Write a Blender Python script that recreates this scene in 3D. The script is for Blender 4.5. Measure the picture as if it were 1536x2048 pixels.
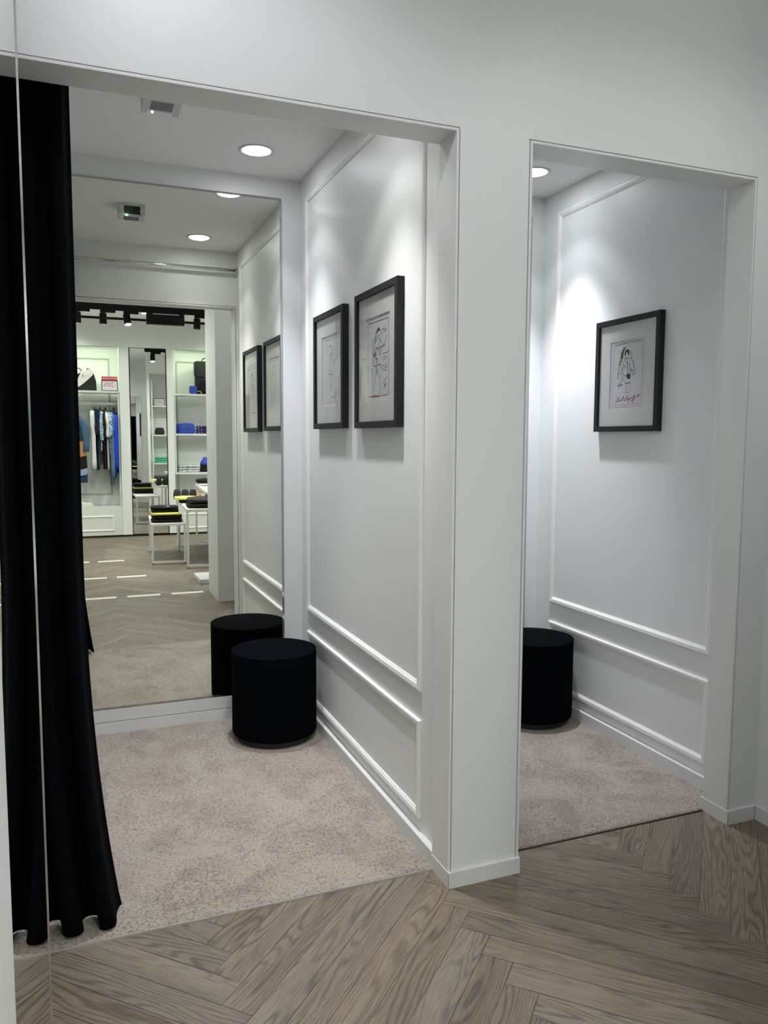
import bpy, bmesh, math, random
from mathutils import Vector, Matrix, noise
random.seed(7)
PI = math.pi
scn = bpy.context.scene
C = scn.collection
for o in list(bpy.data.objects): bpy.data.objects.remove(o)

# ------------------------------------------------------------------ camera
Fw = Vector((0.36751537, 0.92544799, -0.09207862)).normalized()
YAW, ROLL = -0.378, 0.0045
R0 = Vector((math.cos(YAW), math.sin(YAW), 0)); U0 = R0.cross(Fw)
Rt = R0*math.cos(ROLL) + U0*math.sin(ROLL); Up = -R0*math.sin(ROLL) + U0*math.cos(ROLL)
cd = bpy.data.cameras.new('camera'); cam = bpy.data.objects.new('camera', cd); C.objects.link(cam)
cd.sensor_fit = 'VERTICAL'; cd.sensor_height = 24; cd.lens = 1570.95/2048*24
cd.clip_start = 0.02; cd.clip_end = 60
m = Matrix((Rt, Up, -Fw)).transposed().to_4x4(); m.translation = Vector((-1.1407, -2.2566, 1.5))
cam.matrix_world = m
scn.camera = cam
scn.view_settings.view_transform = 'Standard'; scn.view_settings.look = 'None'
scn.view_settings.gamma = 1; scn.view_settings.use_curve_mapping = False
scn.view_settings.exposure = 0.15

# ------------------------------------------------------------------ world
w = bpy.data.worlds.new('world'); scn.world = w; w.use_nodes = True
w.node_tree.nodes['Background'].inputs[0].default_value = (0.6, 0.65, 0.7, 1)
w.node_tree.nodes['Background'].inputs[1].default_value = 0.02

# ------------------------------------------------------------------ key dimensions (metres)
H, WP, X2R, T = 2.456, 0.254, 1.2157, 0.122        # opening height, pillar width, right jamb, wall thickness
D, D2, ZC = 1.8485, 1.617, 2.841                    # mirror plane, back wall of the second booth, booth ceiling
XS, XS2, XR = 0.0127, 1.355, 1.356                  # booth side walls, corridor wall
XL, XLJ = -1.56, -1.50                              # left booth wall, left jamb
ZT = 3.25                                           # shop ceiling
HB, E_ = 0.056, 0.0114
YF = -6.58                                          # far shop wall

# ------------------------------------------------------------------ materials
def nmat(name):
    mt = bpy.data.materials.new(name); mt.use_nodes = True
    nt = mt.node_tree; return mt, nt, nt.nodes['Principled BSDF']
def mat(name, col, rough=0.6, metal=0.0, bump=0.0, bscale=200.0, vary=0.0, vscale=4.0, sheen=0.0, spec=0.5, coat=0.0):
    mt, nt, b = nmat(name)
    b.inputs['Roughness'].default_value = rough; b.inputs['Metallic'].default_value = metal
    b.inputs['Specular IOR Level'].default_value = spec
    b.inputs['Base Color'].default_value = (*col, 1)
    if sheen: b.inputs['Sheen Weight'].default_value = sheen; b.inputs['Sheen Roughness'].default_value = 0.5
    if coat: b.inputs['Coat Weight'].default_value = coat
    tc = nt.nodes.new('ShaderNodeTexCoord')
    n = nt.nodes.new('ShaderNodeTexNoise'); n.inputs['Scale'].default_value = vscale; n.inputs['Detail'].default_value = 4
    nt.links.new(tc.outputs['Object'], n.inputs['Vector'])
    mx = nt.nodes.new('ShaderNodeMix'); mx.data_type = 'RGBA'
    v = max(vary, 0.01)
    mx.inputs[6].default_value = (*[c*(1-v) for c in col], 1); mx.inputs[7].default_value = (*[min(1, c*(1+v)) for c in col], 1)
    nt.links.new(n.outputs['Fac'], mx.inputs[0]); nt.links.new(mx.outputs[2], b.inputs['Base Color'])
    if bump:
        n2 = nt.nodes.new('ShaderNodeTexNoise'); n2.inputs['Scale'].default_value = bscale; n2.inputs['Detail'].default_value = 3
        nt.links.new(tc.outputs['Object'], n2.inputs['Vector'])
        bp = nt.nodes.new('ShaderNodeBump'); bp.inputs['Strength'].default_value = bump; bp.inputs['Distance'].default_value = 0.002
        nt.links.new(n2.outputs['Fac'], bp.inputs['Height']); nt.links.new(bp.outputs['Normal'], b.inputs['Normal'])
    return mt
def emit(name, col, s):
    mt, nt, b = nmat(name)
    b.inputs['Base Color'].default_value = (*col, 1); b.inputs['Emission Color'].default_value = (*col, 1); b.inputs['Emission Strength'].default_value = s
    return mt
M = {}
M['wall'] = mat('wall_paint', (.80, .815, .81), .42, vary=.012, vscale=1.5, bump=.04, bscale=60)
M['jamb'] = mat('jamb_paint', (.80, .80, .785), .4, vary=.01)
M['ceil'] = mat('ceiling_paint', (.92, .915, .905), .8, vary=.01)
M['shopwall'] = mat('shop_wall_paint', (.80, .83, .80), .5, vary=.01)
M['bay'] = mat('bay_panel_shade_paint', (.50, .52, .50), .5, vary=.01)  # darkened so the colour carries the shade below the bay shelves
M['trim'] = mat('trim_paint', (.90, .90, .88), .35, vary=.01)
M['base'] = mat('baseboard_paint', (.74, .75, .74), .4, vary=.01)
M['groove'] = mat('dark_joint', (.05, .05, .045), .8)
M['brown'] = mat('worn_wood_edge', (.10, .055, .035), .7)
M['chrome'] = mat('chrome', (.72, .72, .71), .12, metal=1)
M['steel'] = mat('brushed_trim', (.62, .60, .55), .25, metal=1)
M['stripmetal'] = mat('satin_metal_strip', (.55, .53, .49), .4, metal=.4)
M['black'] = mat('black_metal', (.007, .007, .0075), .5, spec=.15)
M['blackgloss'] = mat('black_glass', (.01, .01, .012), .15)
M['whitemetal'] = mat('white_metal', (.72, .73, .70), .35)
M['whiteplastic'] = mat('white_plastic', (.66, .67, .68), .4)
M['darkslot'] = mat('dark_slot', (.03, .03, .03), .6)
M['paper'] = mat('mat_board', (.86, .85, .83), .8, vary=.01)
M['sheet'] = mat('drawing_paper', (.82, .82, .85), .8, vary=.02)
M['ink'] = mat('black_ink', (.05, .05, .055), .8)
M['inkgrey'] = mat('grey_ink', (.30, .30, .31), .8)
M['inkred'] = mat('red_ink', (.50, .06, .10), .8)
M['inkplum'] = mat('plum_ink', (.35, .12, .18), .8)
M['washgreen'] = mat('pale_green_wash', (.52, .64, .34), .8)
M['washmint'] = mat('mint_wash', (.38, .62, .45), .8)
M['washlime'] = mat('yellow_wash', (.66, .66, .28), .8)
M['inkblue'] = mat('blue_ink', (.22, .24, .45), .8)
M['curtain'] = mat('black_curtain_cloth', (.0022, .0027, .0042), .95, bump=.3, bscale=500, sheen=.0, spec=.06)
M['stool'] = mat('black_wool_felt', (.0022, .0027, .0044), .95, bump=.35, bscale=700, spec=.03)
M['stoolbase'] = mat('black_plastic_base', (.012, .012, .014), .5)
M['red'] = mat('red_sign_board', (.62, .05, .05), .5)
M['signwhite'] = mat('sign_paper', (.74, .76, .82), .5)
M['pinkink'] = mat('pink_red_ink', (.62, .12, .17), .6)
M['tape'] = mat('white_floor_tape', (.78, .78, .74), .5)
M['skirtblack'] = mat('black_plinth', (.008, .008, .008), .5)
def cloth(name, col, **k):
    k.setdefault('rough', .9); k.setdefault('bump', .4); k.setdefault('bscale', 120); k.setdefault('vary', .12); k.setdefault('vscale', 12)
    k.setdefault('spec', .2)
    return mat(name, col, **k)
M['c_black'] = cloth('black_jersey', (.012, .011, .011))
M['c_yellow'] = cloth('yellow_jersey', (.72, .70, .18))
M['c_white'] = cloth('white_cotton', (.72, .72, .70))
M['c_navy'] = cloth('navy_cotton', (.012, .018, .055))
M['c_denim'] = cloth('denim', (.10, .17, .22), vary=.3)
M['c_denimmid'] = cloth('mid_blue_denim', (.07, .14, .22), vary=.3)
M['c_denimdk'] = cloth('dark_denim', (.02, .05, .09), vary=.3)
M['c_royal'] = cloth('royal_blue_satin', (.01, .05, .62), rough=.4)
M['c_tan'] = cloth('tan_cloth', (.42, .20, .09))
M['c_lilac'] = cloth('lilac_cloth', (.25, .30, .48))
M['c_brown'] = cloth('dark_brown_cloth', (.02, .014, .012))
M['c_green'] = cloth('green_cotton', (.12, .55, .35))
M['c_grey'] = cloth('dark_grey_nylon', (.022, .024, .024), rough=.6)
M['c_cream'] = cloth('white_leather', (.72, .70, .66), rough=.5)
M['c_blue'] = cloth('blue_nylon', (.03, .07, .45), rough=.45)
M['c_gold'] = mat('dark_gold_print', (.07, .055, .03), .5)
def speckled(name, a, b_, scale, thr=.5):
    mt, nt, b = nmat(name)
    tc = nt.nodes.new('ShaderNodeTexCoord'); n = nt.nodes.new('ShaderNodeTexNoise'); n.inputs['Scale'].default_value = scale; n.inputs['Detail'].default_value = 3
    r = nt.nodes.new('ShaderNodeValToRGB'); r.color_ramp.elements[0].position = thr-.03; r.color_ramp.elements[1].position = thr+.03
    r.color_ramp.elements[0].color = (*a, 1); r.color_ramp.elements[1].color = (*b_, 1)
    nt.links.new(tc.outputs['Object'], n.inputs[0]); nt.links.new(n.outputs['Fac'], r.inputs[0]); nt.links.new(r.outputs[0], b.inputs['Base Color'])
    b.inputs['Roughness'].default_value = .85
    return mt
M['c_pat'] = speckled('blue_white_print', (.05, .16, .48), (.6, .68, .74), 45)
M['c_patlt'] = speckled('light_blue_print', (.14, .30, .42), (.48, .62, .68), 30)
M['c_patgrey'] = speckled('white_grey_print', (.16, .19, .20), (.66, .70, .74), 38, .47)
M['c_purple'] = speckled('black_purple_print', (.03, .015, .09), (.35, .28, .55), 34, .6)

def mirror_mat(name, col, rough=0.0):
    mt, nt, b = nmat(name)
    b.inputs['Base Color'].default_value = (*col, 1); b.inputs['Metallic'].default_value = 1; b.inputs['Roughness'].default_value = rough
    return mt
M['mirror'] = mirror_mat('mirror_silver', (.84, .86, .79))
M['mirror2'] = mirror_mat('side_mirror_silver', (.86, .88, .86))
M['mirroredge'] = mirror_mat('mirror_bevel', (.46, .47, .48), .08)

def glass_mat():
    mt, nt, b = nmat('picture_glass')
    nt.nodes.remove(b); out = nt.nodes['Material Output']
    tr = nt.nodes.new('ShaderNodeBsdfTransparent'); tr.inputs[0].default_value = (.985, .99, .985, 1)
    gl = nt.nodes.new('ShaderNodeBsdfGlossy'); gl.inputs['Roughness'].default_value = .01; gl.inputs[0].default_value = (1, 1, 1, 1)
    fr = nt.nodes.new('ShaderNodeFresnel'); fr.inputs[0].default_value = 1.5
    mx = nt.nodes.new('ShaderNodeMixShader')
    hf = nt.nodes.new('ShaderNodeMath'); hf.operation = 'MULTIPLY'; hf.inputs[1].default_value = .7; nt.links.new(fr.outputs[0], hf.inputs[0]); nt.links.new(hf.outputs[0], mx.inputs[0]); nt.links.new(tr.outputs[0], mx.inputs[1]); nt.links.new(gl.outputs[0], mx.inputs[2])
    nt.links.new(mx.outputs[0], out.inputs[0])
    return mt
M['glass'] = glass_mat()

def blackwood():
    mt, nt, b = nmat('black_stained_wood')
    tc = nt.nodes.new('ShaderNodeTexCoord'); mp = nt.nodes.new('ShaderNodeMapping'); mp.inputs['Scale'].default_value = (160, 160, 12)
    n = nt.nodes.new('ShaderNodeTexNoise'); n.inputs['Scale'].default_value = 1; n.inputs['Detail'].default_value = 4
    r = nt.nodes.new('ShaderNodeValToRGB'); r.color_ramp.elements[0].color = (.007, .009, .010, 1); r.color_ramp.elements[1].color = (.022, .026, .028, 1)
    bp = nt.nodes.new('ShaderNodeBump'); bp.inputs['Strength'].default_value = .3; bp.inputs['Distance'].default_value = .001
    for a, c in ((tc.outputs['Object'], mp.inputs[0]), (mp.outputs[0], n.inputs[0]), (n.outputs['Fac'], r.inputs[0]), (r.outputs[0], b.inputs['Base Color']), (n.outputs['Fac'], bp.inputs['Height']), (bp.outputs[0], b.inputs['Normal'])): nt.links.new(a, c)
    b.inputs['Roughness'].default_value = .55; b.inputs['Specular IOR Level'].default_value = .25
    return mt
M['blackwood'] = blackwood()

def math_node(nt, op, a, b=None, c=None):
    n = nt.nodes.new('ShaderNodeMath'); n.operation = op
    for i, v in enumerate((a, b, c)):
        if v is None: continue
        if isinstance(v, (int, float)): n.inputs[i].default_value = v
        else: nt.links.new(v, n.inputs[i])
    return n.outputs[0]

def oak():
    mt, nt, b = nmat('grey_oak_plank')
    L = nt.links.new
    uv = nt.nodes.new('ShaderNodeUVMap'); uv.uv_map = 'plank'
    at = nt.nodes.new('ShaderNodeAttribute'); at.attribute_name = 'tone'; at.attribute_type = 'GEOMETRY'
    sp = nt.nodes.new('ShaderNodeSeparateXYZ'); L(uv.outputs[0], sp.inputs[0])
    sr = nt.nodes.new('ShaderNodeSeparateColor'); L(at.outputs['Color'], sr.inputs[0])
    def coord(su, sv, off=37.0):
        u = math_node(nt, 'MULTIPLY', sp.outputs[0], su); v = math_node(nt, 'MULTIPLY', sp.outputs[1], sv)
        z = math_node(nt, 'MULTIPLY', sr.outputs[0], off)
        cb = nt.nodes.new('ShaderNodeCombineXYZ'); L(math_node(nt, 'ADD', u, math_node(nt, 'MULTIPLY', sr.outputs[1], 91)), cb.inputs[0]); L(v, cb.inputs[1]); L(z, cb.inputs[2])
        return cb.outputs[0]
    def noi(vec, det=4, rough=.55, dist=0.0):
        n = nt.nodes.new('ShaderNodeTexNoise'); n.inputs['Scale'].default_value = 1; n.inputs['Detail'].default_value = det; n.inputs['Roughness'].default_value = rough
        n.inputs['Distortion'].default_value = dist
        L(vec, n.inputs[0]); return n.outputs['Fac']
    big = noi(coord(1.1, 7.5), 2, .45, .15)                      # cathedral field
    rings = math_node(nt, 'SINE', math_node(nt, 'MULTIPLY', math_node(nt, 'ADD', big, math_node(nt, 'MULTIPLY', sp.outputs[1], 2.4)), 135))
    rings = math_node(nt, 'POWER', math_node(nt, 'ADD', math_node(nt, 'MULTIPLY', rings, .5), .5), 2.5)
    fine = noi(coord(13, 640), 5, .75)
    pore = noi(coord(30, 300), 3, .6)
    cloud = noi(coord(1.5, 8), 3, .5)
    f = math_node(nt, 'ADD', math_node(nt, 'MULTIPLY', rings, math_node(nt, 'MULTIPLY', noi(coord(1.3, 5), 2), .40)), math_node(nt, 'MULTIPLY', math_node(nt, 'ADD', -.26, math_node(nt, 'MULTIPLY', fine, 1.52)), .95))
    f = math_node(nt, 'ADD', f, math_node(nt, 'MULTIPLY', cloud, .45))
    r = nt.nodes.new('ShaderNodeValToRGB'); cr = r.color_ramp
    cr.elements[0].position = .42; cr.elements[0].color = (.315, .250, .178, 1)
    cr.elements[1].position = 1.08; cr.elements[1].color = (.105, .082, .058, 1)
    e = cr.elements.new(.72); e.color = (.215, .173, .127, 1)
    L(f, r.inputs[0])
    # plank to plank tone
    hs = nt.nodes.new('ShaderNodeHueSaturation'); L(r.outputs[0], hs.inputs['Color'])
    L(math_node(nt, 'ADD', .86, math_node(nt, 'MULTIPLY', sr.outputs[2], .28)), hs.inputs['Value'])
    L(math_node(nt, 'ADD', .76, math_node(nt, 'MULTIPLY', sr.outputs[1], .24)), hs.inputs['Saturation'])
    L(hs.outputs[0], b.inputs['Base Color'])
    bp = nt.nodes.new('ShaderNodeBump'); bp.inputs['Strength'].default_value = .25; bp.inputs['Distance'].default_value = .0015; bp.invert = True
    L(pore, bp.inputs['Height']); L(bp.outputs[0], b.inputs['Normal'])
    L(math_node(nt, 'ADD', .42, math_node(nt, 'MULTIPLY', fine, .2)), b.inputs['Roughness'])
    b.inputs['Specular IOR Level'].default_value = .4
    return mt
M['oak'] = oak()

def carpet_mat():
    mt, nt, b = nmat('taupe_carpet'); L = nt.links.new
    tc = nt.nodes.new('ShaderNodeTexCoord')
    def noi(s, det=3, rough=.6, sc=(1, 1, 1), dist=0.0):
        mp = nt.nodes.new('ShaderNodeMapping'); mp.inputs['Scale'].default_value = sc; L(tc.outputs['Object'], mp.inputs[0])
        n = nt.nodes.new('ShaderNodeTexNoise'); n.inputs['Scale'].default_value = s; n.inputs['Detail'].default_value = det; n.inputs['Roughness'].default_value = rough; n.inputs['Distortion'].default_value = dist
        L(mp.outputs[0], n.inputs[0]); return n.outputs['Fac']
    cl = noi(4.5, 6, .68, dist=.8)
    sp = noi(112, 3, .65, (1, 1.35, 1), .5)
    sp2 = noi(260, 2, .6)
    r = nt.nodes.new('ShaderNodeValToRGB'); r.color_ramp.elements[0].position = .30; r.color_ramp.elements[0].color = (.285, .240, .208, 1)
    r.color_ramp.elements[1].position = .55; r.color_ramp.elements[1].color = (.395, .352, .305, 1); L(cl, r.inputs[0])
    # dark specks in the pile, denser in broad random patches
    s = math_node(nt, 'ADD', sp, math_node(nt, 'MULTIPLY', math_node(nt, 'SUBTRACT', noi(3.2, 3), .5), .22))
    s = math_node(nt, 'ADD', s, math_node(nt, 'MULTIPLY', math_node(nt, 'SUBTRACT', sp2, .5), .30))
    r2 = nt.nodes.new('ShaderNodeValToRGB'); r2.color_ramp.elements[0].position = .385; r2.color_ramp.elements[0].color = (.48, .455, .43, 1)
    r2.color_ramp.elements[1].position = .50; r2.color_ramp.elements[1].color = (1, 1, 1, 1); L(s, r2.inputs[0])
    mx = nt.nodes.new('ShaderNodeMix'); mx.data_type = 'RGBA'; mx.blend_type = 'MULTIPLY'; mx.inputs[0].default_value = 1
    L(r.outputs[0], mx.inputs[6]); L(r2.outputs[0], mx.inputs[7]); L(mx.outputs[2], b.inputs['Base Color'])
    bp = nt.nodes.new('ShaderNodeBump'); bp.inputs['Strength'].default_value = .55; bp.inputs['Distance'].default_value = .004
    L(math_node(nt, 'ADD', s, math_node(nt, 'MULTIPLY', cl, 1.5)), bp.inputs['Height']); L(bp.outputs[0], b.inputs['Normal'])
    b.inputs['Roughness'].default_value = 1; b.inputs['Specular IOR Level'].default_value = .1; b.inputs['Sheen Weight'].default_value = .15
    return mt
M['carpet'] = carpet_mat()

# ------------------------------------------------------------------ mesh helpers
class MB:
    def __init__(s): s.bm = bmesh.new()
    def box(s, x0, x1, y0, y1, z0, z1, bev=0.0):
        g = bmesh.ops.create_cube(s.bm, size=1)
        vs = g['verts']
        for v in vs: v.co = Vector(((x0+x1)/2+v.co.x*(x1-x0), (y0+y1)/2+v.co.y*(y1-y0), (z0+z1)/2+v.co.z*(z1-z0)))
        if bev:
            es = list({e for v in vs for e in v.link_edges})
            bmesh.ops.bevel(s.bm, geom=es, offset=bev, segments=2, affect='EDGES', profile=.6)
        return s
    def quad(s, *pts):
        s.bm.faces.new([s.bm.verts.new(p) for p in pts]); return s
    def prism(s, pts, axis, a, b):          # polygon in the plane across axis, from a to b
        def P(u, v, w_):
            return {'x': (w_, u, v), 'y': (u, w_, v), 'z': (u, v, w_)}[axis]
        A = [s.bm.verts.new(P(u, v, a)) for u, v in pts]; B = [s.bm.verts.new(P(u, v, b)) for u, v in pts]
        n = len(pts)
        s.bm.faces.new(A); s.bm.faces.new(B[::-1])
        for i in range(n): s.bm.faces.new((A[i], B[i], B[(i+1) % n], A[(i+1) % n]))
        return s
    def rings(s, rs, cap=True):
        prev = None; first = None
        for r in rs:
            vs = [s.bm.verts.new(p) for p in r]
            if prev:
                n = len(vs)
                for i in range(n): s.bm.faces.new((prev[i], prev[(i+1) % n], vs[(i+1) % n], vs[i]))
            else: first = vs
            prev = vs
        if cap: s.bm.faces.new(first[::-1]); s.bm.faces.new(prev)
        return s
    def lathe(s, prof, cx=0, cy=0, n=48, cap=True):
        return s.rings([[(cx+r*math.cos(2*PI*i/n), cy+r*math.sin(2*PI*i/n), z) for i in range(n)] for r, z in prof], cap)
    def tube(s, path, r, n=8, cap=True):
        rs = []; path = [Vector(p) for p in path]
        for i, p in enumerate(path):
            t = (path[min(i+1, len(path)-1)]-path[max(i-1, 0)]).normalized()
            a = t.cross(Vector((0, 0, 1)))
            if a.length < .1: a = t.cross(Vector((1, 0, 0)))
            a.normalize(); b = t.cross(a)
            rr = r[i] if isinstance(r, (list, tuple)) else r
            rs.append([p+a*rr*math.cos(2*PI*k/n)+b*rr*math.sin(2*PI*k/n) for k in range(n)])
        return s.rings(rs, cap)
    def build(s, name, mt, parent=None, smooth=False, loc=None, keep=False):
        if not keep: bmesh.ops.recalc_face_normals(s.bm, faces=s.bm.faces)
        me = bpy.data.meshes.new(name); s.bm.to_mesh(me); s.bm.free()
        for k in (mt if isinstance(mt, list) else [mt]): me.materials.append(M[k] if isinstance(k, str) else k)
        if smooth:
            for p in me.polygons: p.use_smooth = True
            if smooth == 'auto':
                try: me.set_sharp_from_angle(angle=math.radians(35))
                except Exception: pass
        o = bpy.data.objects.new(name, me); C.objects.link(o)
        if parent: o.parent = parent
        if loc: o.location = loc
        return o
def tag(o, label, cat, group=None, kind=None):
    o['label'] = label; o['category'] = cat
    if group: o['group'] = group
    if kind: o['kind'] = kind
    return o
def thing(name, label, cat, loc=(0, 0, 0), rz=0, group=None):
    o = bpy.data.objects.new(name, None); C.objects.link(o); o.location = loc; o.rotation_euler = (0, 0, rz)
    o.empty_display_size = .1
    return tag(o, label, cat, group)
def struct(o, label=None, cat=None):
    o['kind'] = 'structure'
    o['label'] = label or o.name.split('.')[0].replace('_', ' '); o['category'] = cat or o.name.split('_')[0].split('.')[0]
    return o
def S(name, mb, mt, label=None, cat=None, smooth=False): return struct(mb.build(name, mt, None, smooth), label, cat)
def copy_tree(o, parent=None):
    c = o.copy(); C.objects.link(c)
    if parent: c.parent = parent
    for ch in list(o.children): copy_tree(ch, c)
    return c

# ------------------------------------------------------------------ lights
def spot(name, loc, target, energy, size, blend, col=(1, 1, 1), rad=.04, parent=None):
    l = bpy.data.lights.new(name, 'SPOT'); l.energy = energy; l.spot_size = math.radians(size); l.spot_blend = blend; l.color = col; l.shadow_soft_size = rad
    o = bpy.data.objects.new(name, l); C.objects.link(o)
    d = (Vector(target)-Vector(loc)).normalized()
    if parent: o.parent = parent; loc = Vector(loc)-parent.location
    o.location = loc; o.rotation_euler = d.to_track_quat('-Z', 'Y').to_euler()
    return o
BOOTH_A, BOOTH_B, BOOTH_C = (8.5, 105, .75), (8.5, 105, .75), (7.5, 155, .9)      # (cone, beam, diffuse glow)
SHOP = 60
COOL = (.93, .95, 1.04); NEUT = (1, .985, .96); SHOPC = (.97, 1.0, .97)
M['lamp'] = emit('lamp_glow', (.93, .97, 1.0), 14)
M['lampshop'] = emit('shop_lamp_glow', (1, 1, .96), 9)
def downlight(x, y, z, label, energy, size, blend, col, group, r=.083, rad=.035):
    t = thing('ceiling_downlight', label, 'light', (x, y, z), 0, group)
    MB().lathe([(r, 0), (r, -.004), (r-.006, -.006), (r*.80, -.003), (r*.78, -.0005), (r*.78, 0)], n=48, cap=False).build('trim_ring', 'whiteplastic', t, True)
    MB().lathe([(r*.775, -.0004), (r*.775, -.0012), (0.0005, -.0012)], n=48, cap=False).build('lamp_face', 'lamp', t)
    wide, beam, glow = energy if isinstance(energy, tuple) else (energy, 0, 0)
    spot('spot_lamp', (x, y, z-.012), (x, y, 0), wide, size, blend, col, rad, t)
    if beam: spot('beam_lamp', (x, y, z-.013), (x, y, 0), beam, 68, 1.0, col, rad, t)
    if glow:
        l = bpy.data.lights.new('glow_lamp', 'AREA'); l.shape = 'DISK'; l.size = .12; l.energy = glow; l.color = col
        o = bpy.data.objects.new('glow_lamp', l); C.objects.link(o); o.parent = t; o.location = (0, 0, -.0065)
    return t
gB = 'recessed downlights of the fitting booths'
downlight(-.296, 1.505, ZC, 'round recessed downlight in the left booth ceiling near the mirror', BOOTH_A, 98, .40, COOL, None)
downlight(-.305, .4745, ZC, 'round recessed downlight behind the left booth lintel, seen in the mirror', BOOTH_B, 98, .40, NEUT, None)
downlight(1.063, 1.27, ZC, 'round recessed downlight in the right booth ceiling, half hidden by the pillar', BOOTH_C, 98, .40, COOL, None)
for x, y, e, wh in ((-.85, -.70, .50, 'corridor in front of the left booth'), (.80, -1.0, .40, 'corridor nook in front of the right booth, added as fill'), (-.75, -2.6, 2.1, 'aisle, added as fill'),  # entries marked added are unseen lamps put in for fill light
                    (.9, -3.4, 2.2, 'tall display table, added as fill'), (-2.2, -3.6, 2.9, 'left side of the shop, added as fill'), (2.2, -4.0, 2.0, 'right side of the shop, added as fill'), (-1.35, -6.0, 1.2, 'hanging clothes'),
                    (1.25, -6.0, 1.2, 'shelves of bags'), (-.25, -4.1, 2.2, 'low display table, added as fill'), (-.10, -5.75, .5, 'narrow shop mirror')):
    downlight(x, y, ZT, 'recessed downlight in the shop ceiling over the '+wh, SHOP*e, 150, .5, COOL if y == -.70 else SHOPC, 'recessed downlights in the shop ceiling', r=.09, rad=.14)

# ------------------------------------------------------------------ floor of herringbone planks (one mesh)
def herringbone():
    W, PITCH, LS = .0955, .135, .7455
    bm = bmesh.new(); uvl = bm.loops.layers.uv.new('plank'); col = bm.loops.layers.float_color.new('tone')
    g = .0008
    r2 = 1/math.sqrt(2); Lp = LS*math.sqrt(2)
    x0, x1, y0, y1 = -3.3, 3.3, -7.05, .1143
    rnd = random.Random(3)
    for k in range(-5, 6):
        cx = k*LS; up = (k % 2 != 0)            # column spans cx .. cx+LS
        ylo, yhi = y0-1.2, y1+1.2
        n0, n1 = int(ylo/PITCH)-8, int(yhi/PITCH)+8
        for j in range(n0, n1):
            yb = -.277+PITCH*j
            # start corner on the zigzag, running down-right (even) or up-right (odd)
            if not up: p = Vector((cx, yb)); u = Vector((r2, -r2)); v = Vector((-r2, -r2))
            else:      p = Vector((cx-W*r2*0, yb+.0)); u = Vector((r2, r2)); v = Vector((-r2, r2))
            if up:
                # right end corners at (cx+LS-.0675, y) and (cx+LS, y-.0675)
                pe = Vector((cx+LS, yb)); u = Vector((-r2, -r2)); v = Vector((-r2, r2)); p = pe
            c = [p+u*g+v*g, p+u*(Lp-g)+v*g, p+u*(Lp-g)+v*(W-g), p+u*g+v*(W-g)]
            if min(a.y for a in c) > y1+.02 or max(a.y for a in c) < y0 or min(a.x for a in c) > x1 or max(a.x for a in c) < x0: continue
            f = bm.faces.new([bm.verts.new((a.x, a.y, 0)) for a in c])
            t = (rnd.random(), rnd.random(), rnd.random(), 1)
            for lp, q in zip(f.loops, ((0, 0), (Lp, 0), (Lp, W), (0, W))): lp[uvl].uv = q; lp[col] = t
    for co, no in (((x0, 0, 0), (-1, 0, 0)), ((x1, 0, 0), (1, 0, 0)), ((0, y0, 0), (0, -1, 0)), ((0, y1, 0), (0, 1, 0))):
        bmesh.ops.bisect_plane(bm, geom=bm.verts[:]+bm.edges[:]+bm.faces[:], plane_co=co, plane_no=no, clear_outer=True)
    for f in bm.faces: f.material_index = 0
    # dark sub floor showing in the joints
    vs = [bm.verts.new(p) for p in ((x0, y0, -.0015), (x1, y0, -.0015), (x1, y1, -.0015), (x0, y1, -.0015))]
    f = bm.faces.new(vs); f.material_index = 1
    vs2 = [bm.verts.new(p) for p in ((x0, y0, -.03), (x1, y0, -.03), (x1, 2.1, -.03), (x0, 2.1, -.03))]
    f = bm.faces.new(vs2[::-1]); f.material_index = 1
    me = bpy.data.meshes.new('floor'); bm.normal_update(); bm.to_mesh(me); bm.free()
    me.materials.append(M['oak']); me.materials.append(M['brown'])
    o = bpy.data.objects.new('floor', me); C.objects.link(o)
    return struct(o, 'grey brown oak herringbone floor of the shop and corridor', 'floor')
herringbone()

# ------------------------------------------------------------------ booths and front wall
G = .003
b = MB()
b.box(-3.3, XLJ-G, 0, T, 0, ZT)
b.box(G, WP-G, 0, T, 0, H+G).box(X2R+G, XR, 0, T, 0, H+G)
b.box(XLJ-G, XR, 0, T, H+G, ZT)
S('wall_front', b, 'wall', 'pale grey painted wall with the two booth openings and the pillar between them', 'wall')
def lining(x0, x1, n):
    t_ = .0095; yf = -.002; b = MB()
    b.box(x0+.0005, x0+t_, yf, T+.001, 0, H, .0015); b.box(x1-t_, x1-.0005, yf, T+.001, 0, H, .0015); b.box(x0+t_, x1-t_, yf, T+.001, H-t_, H-.0005, .0015)
    S('trim_%d' % n, b, 'jamb', 'white lining boards around the %s booth opening' % ('left' if n == 1 else 'right'), 'trim')
    b = MB(); d = .012                      # recessed dark joint between lining and wall
    b.box(x0-G, x0+.0005, d, d+.004, 0, H+G); b.box(x1-.0005, x1+G, d, d+.004, 0, H+G); b.box(x0-G, x1+G, d, d+.004, H-.0005, H+G)
    S('trim_%d' % (n+10), b, 'groove', 'dark joint around the %s booth opening' % ('left' if n == 1 else 'right'), 'trim')
lining(XLJ, 0, 1); lining(WP, X2R, 2)
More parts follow.
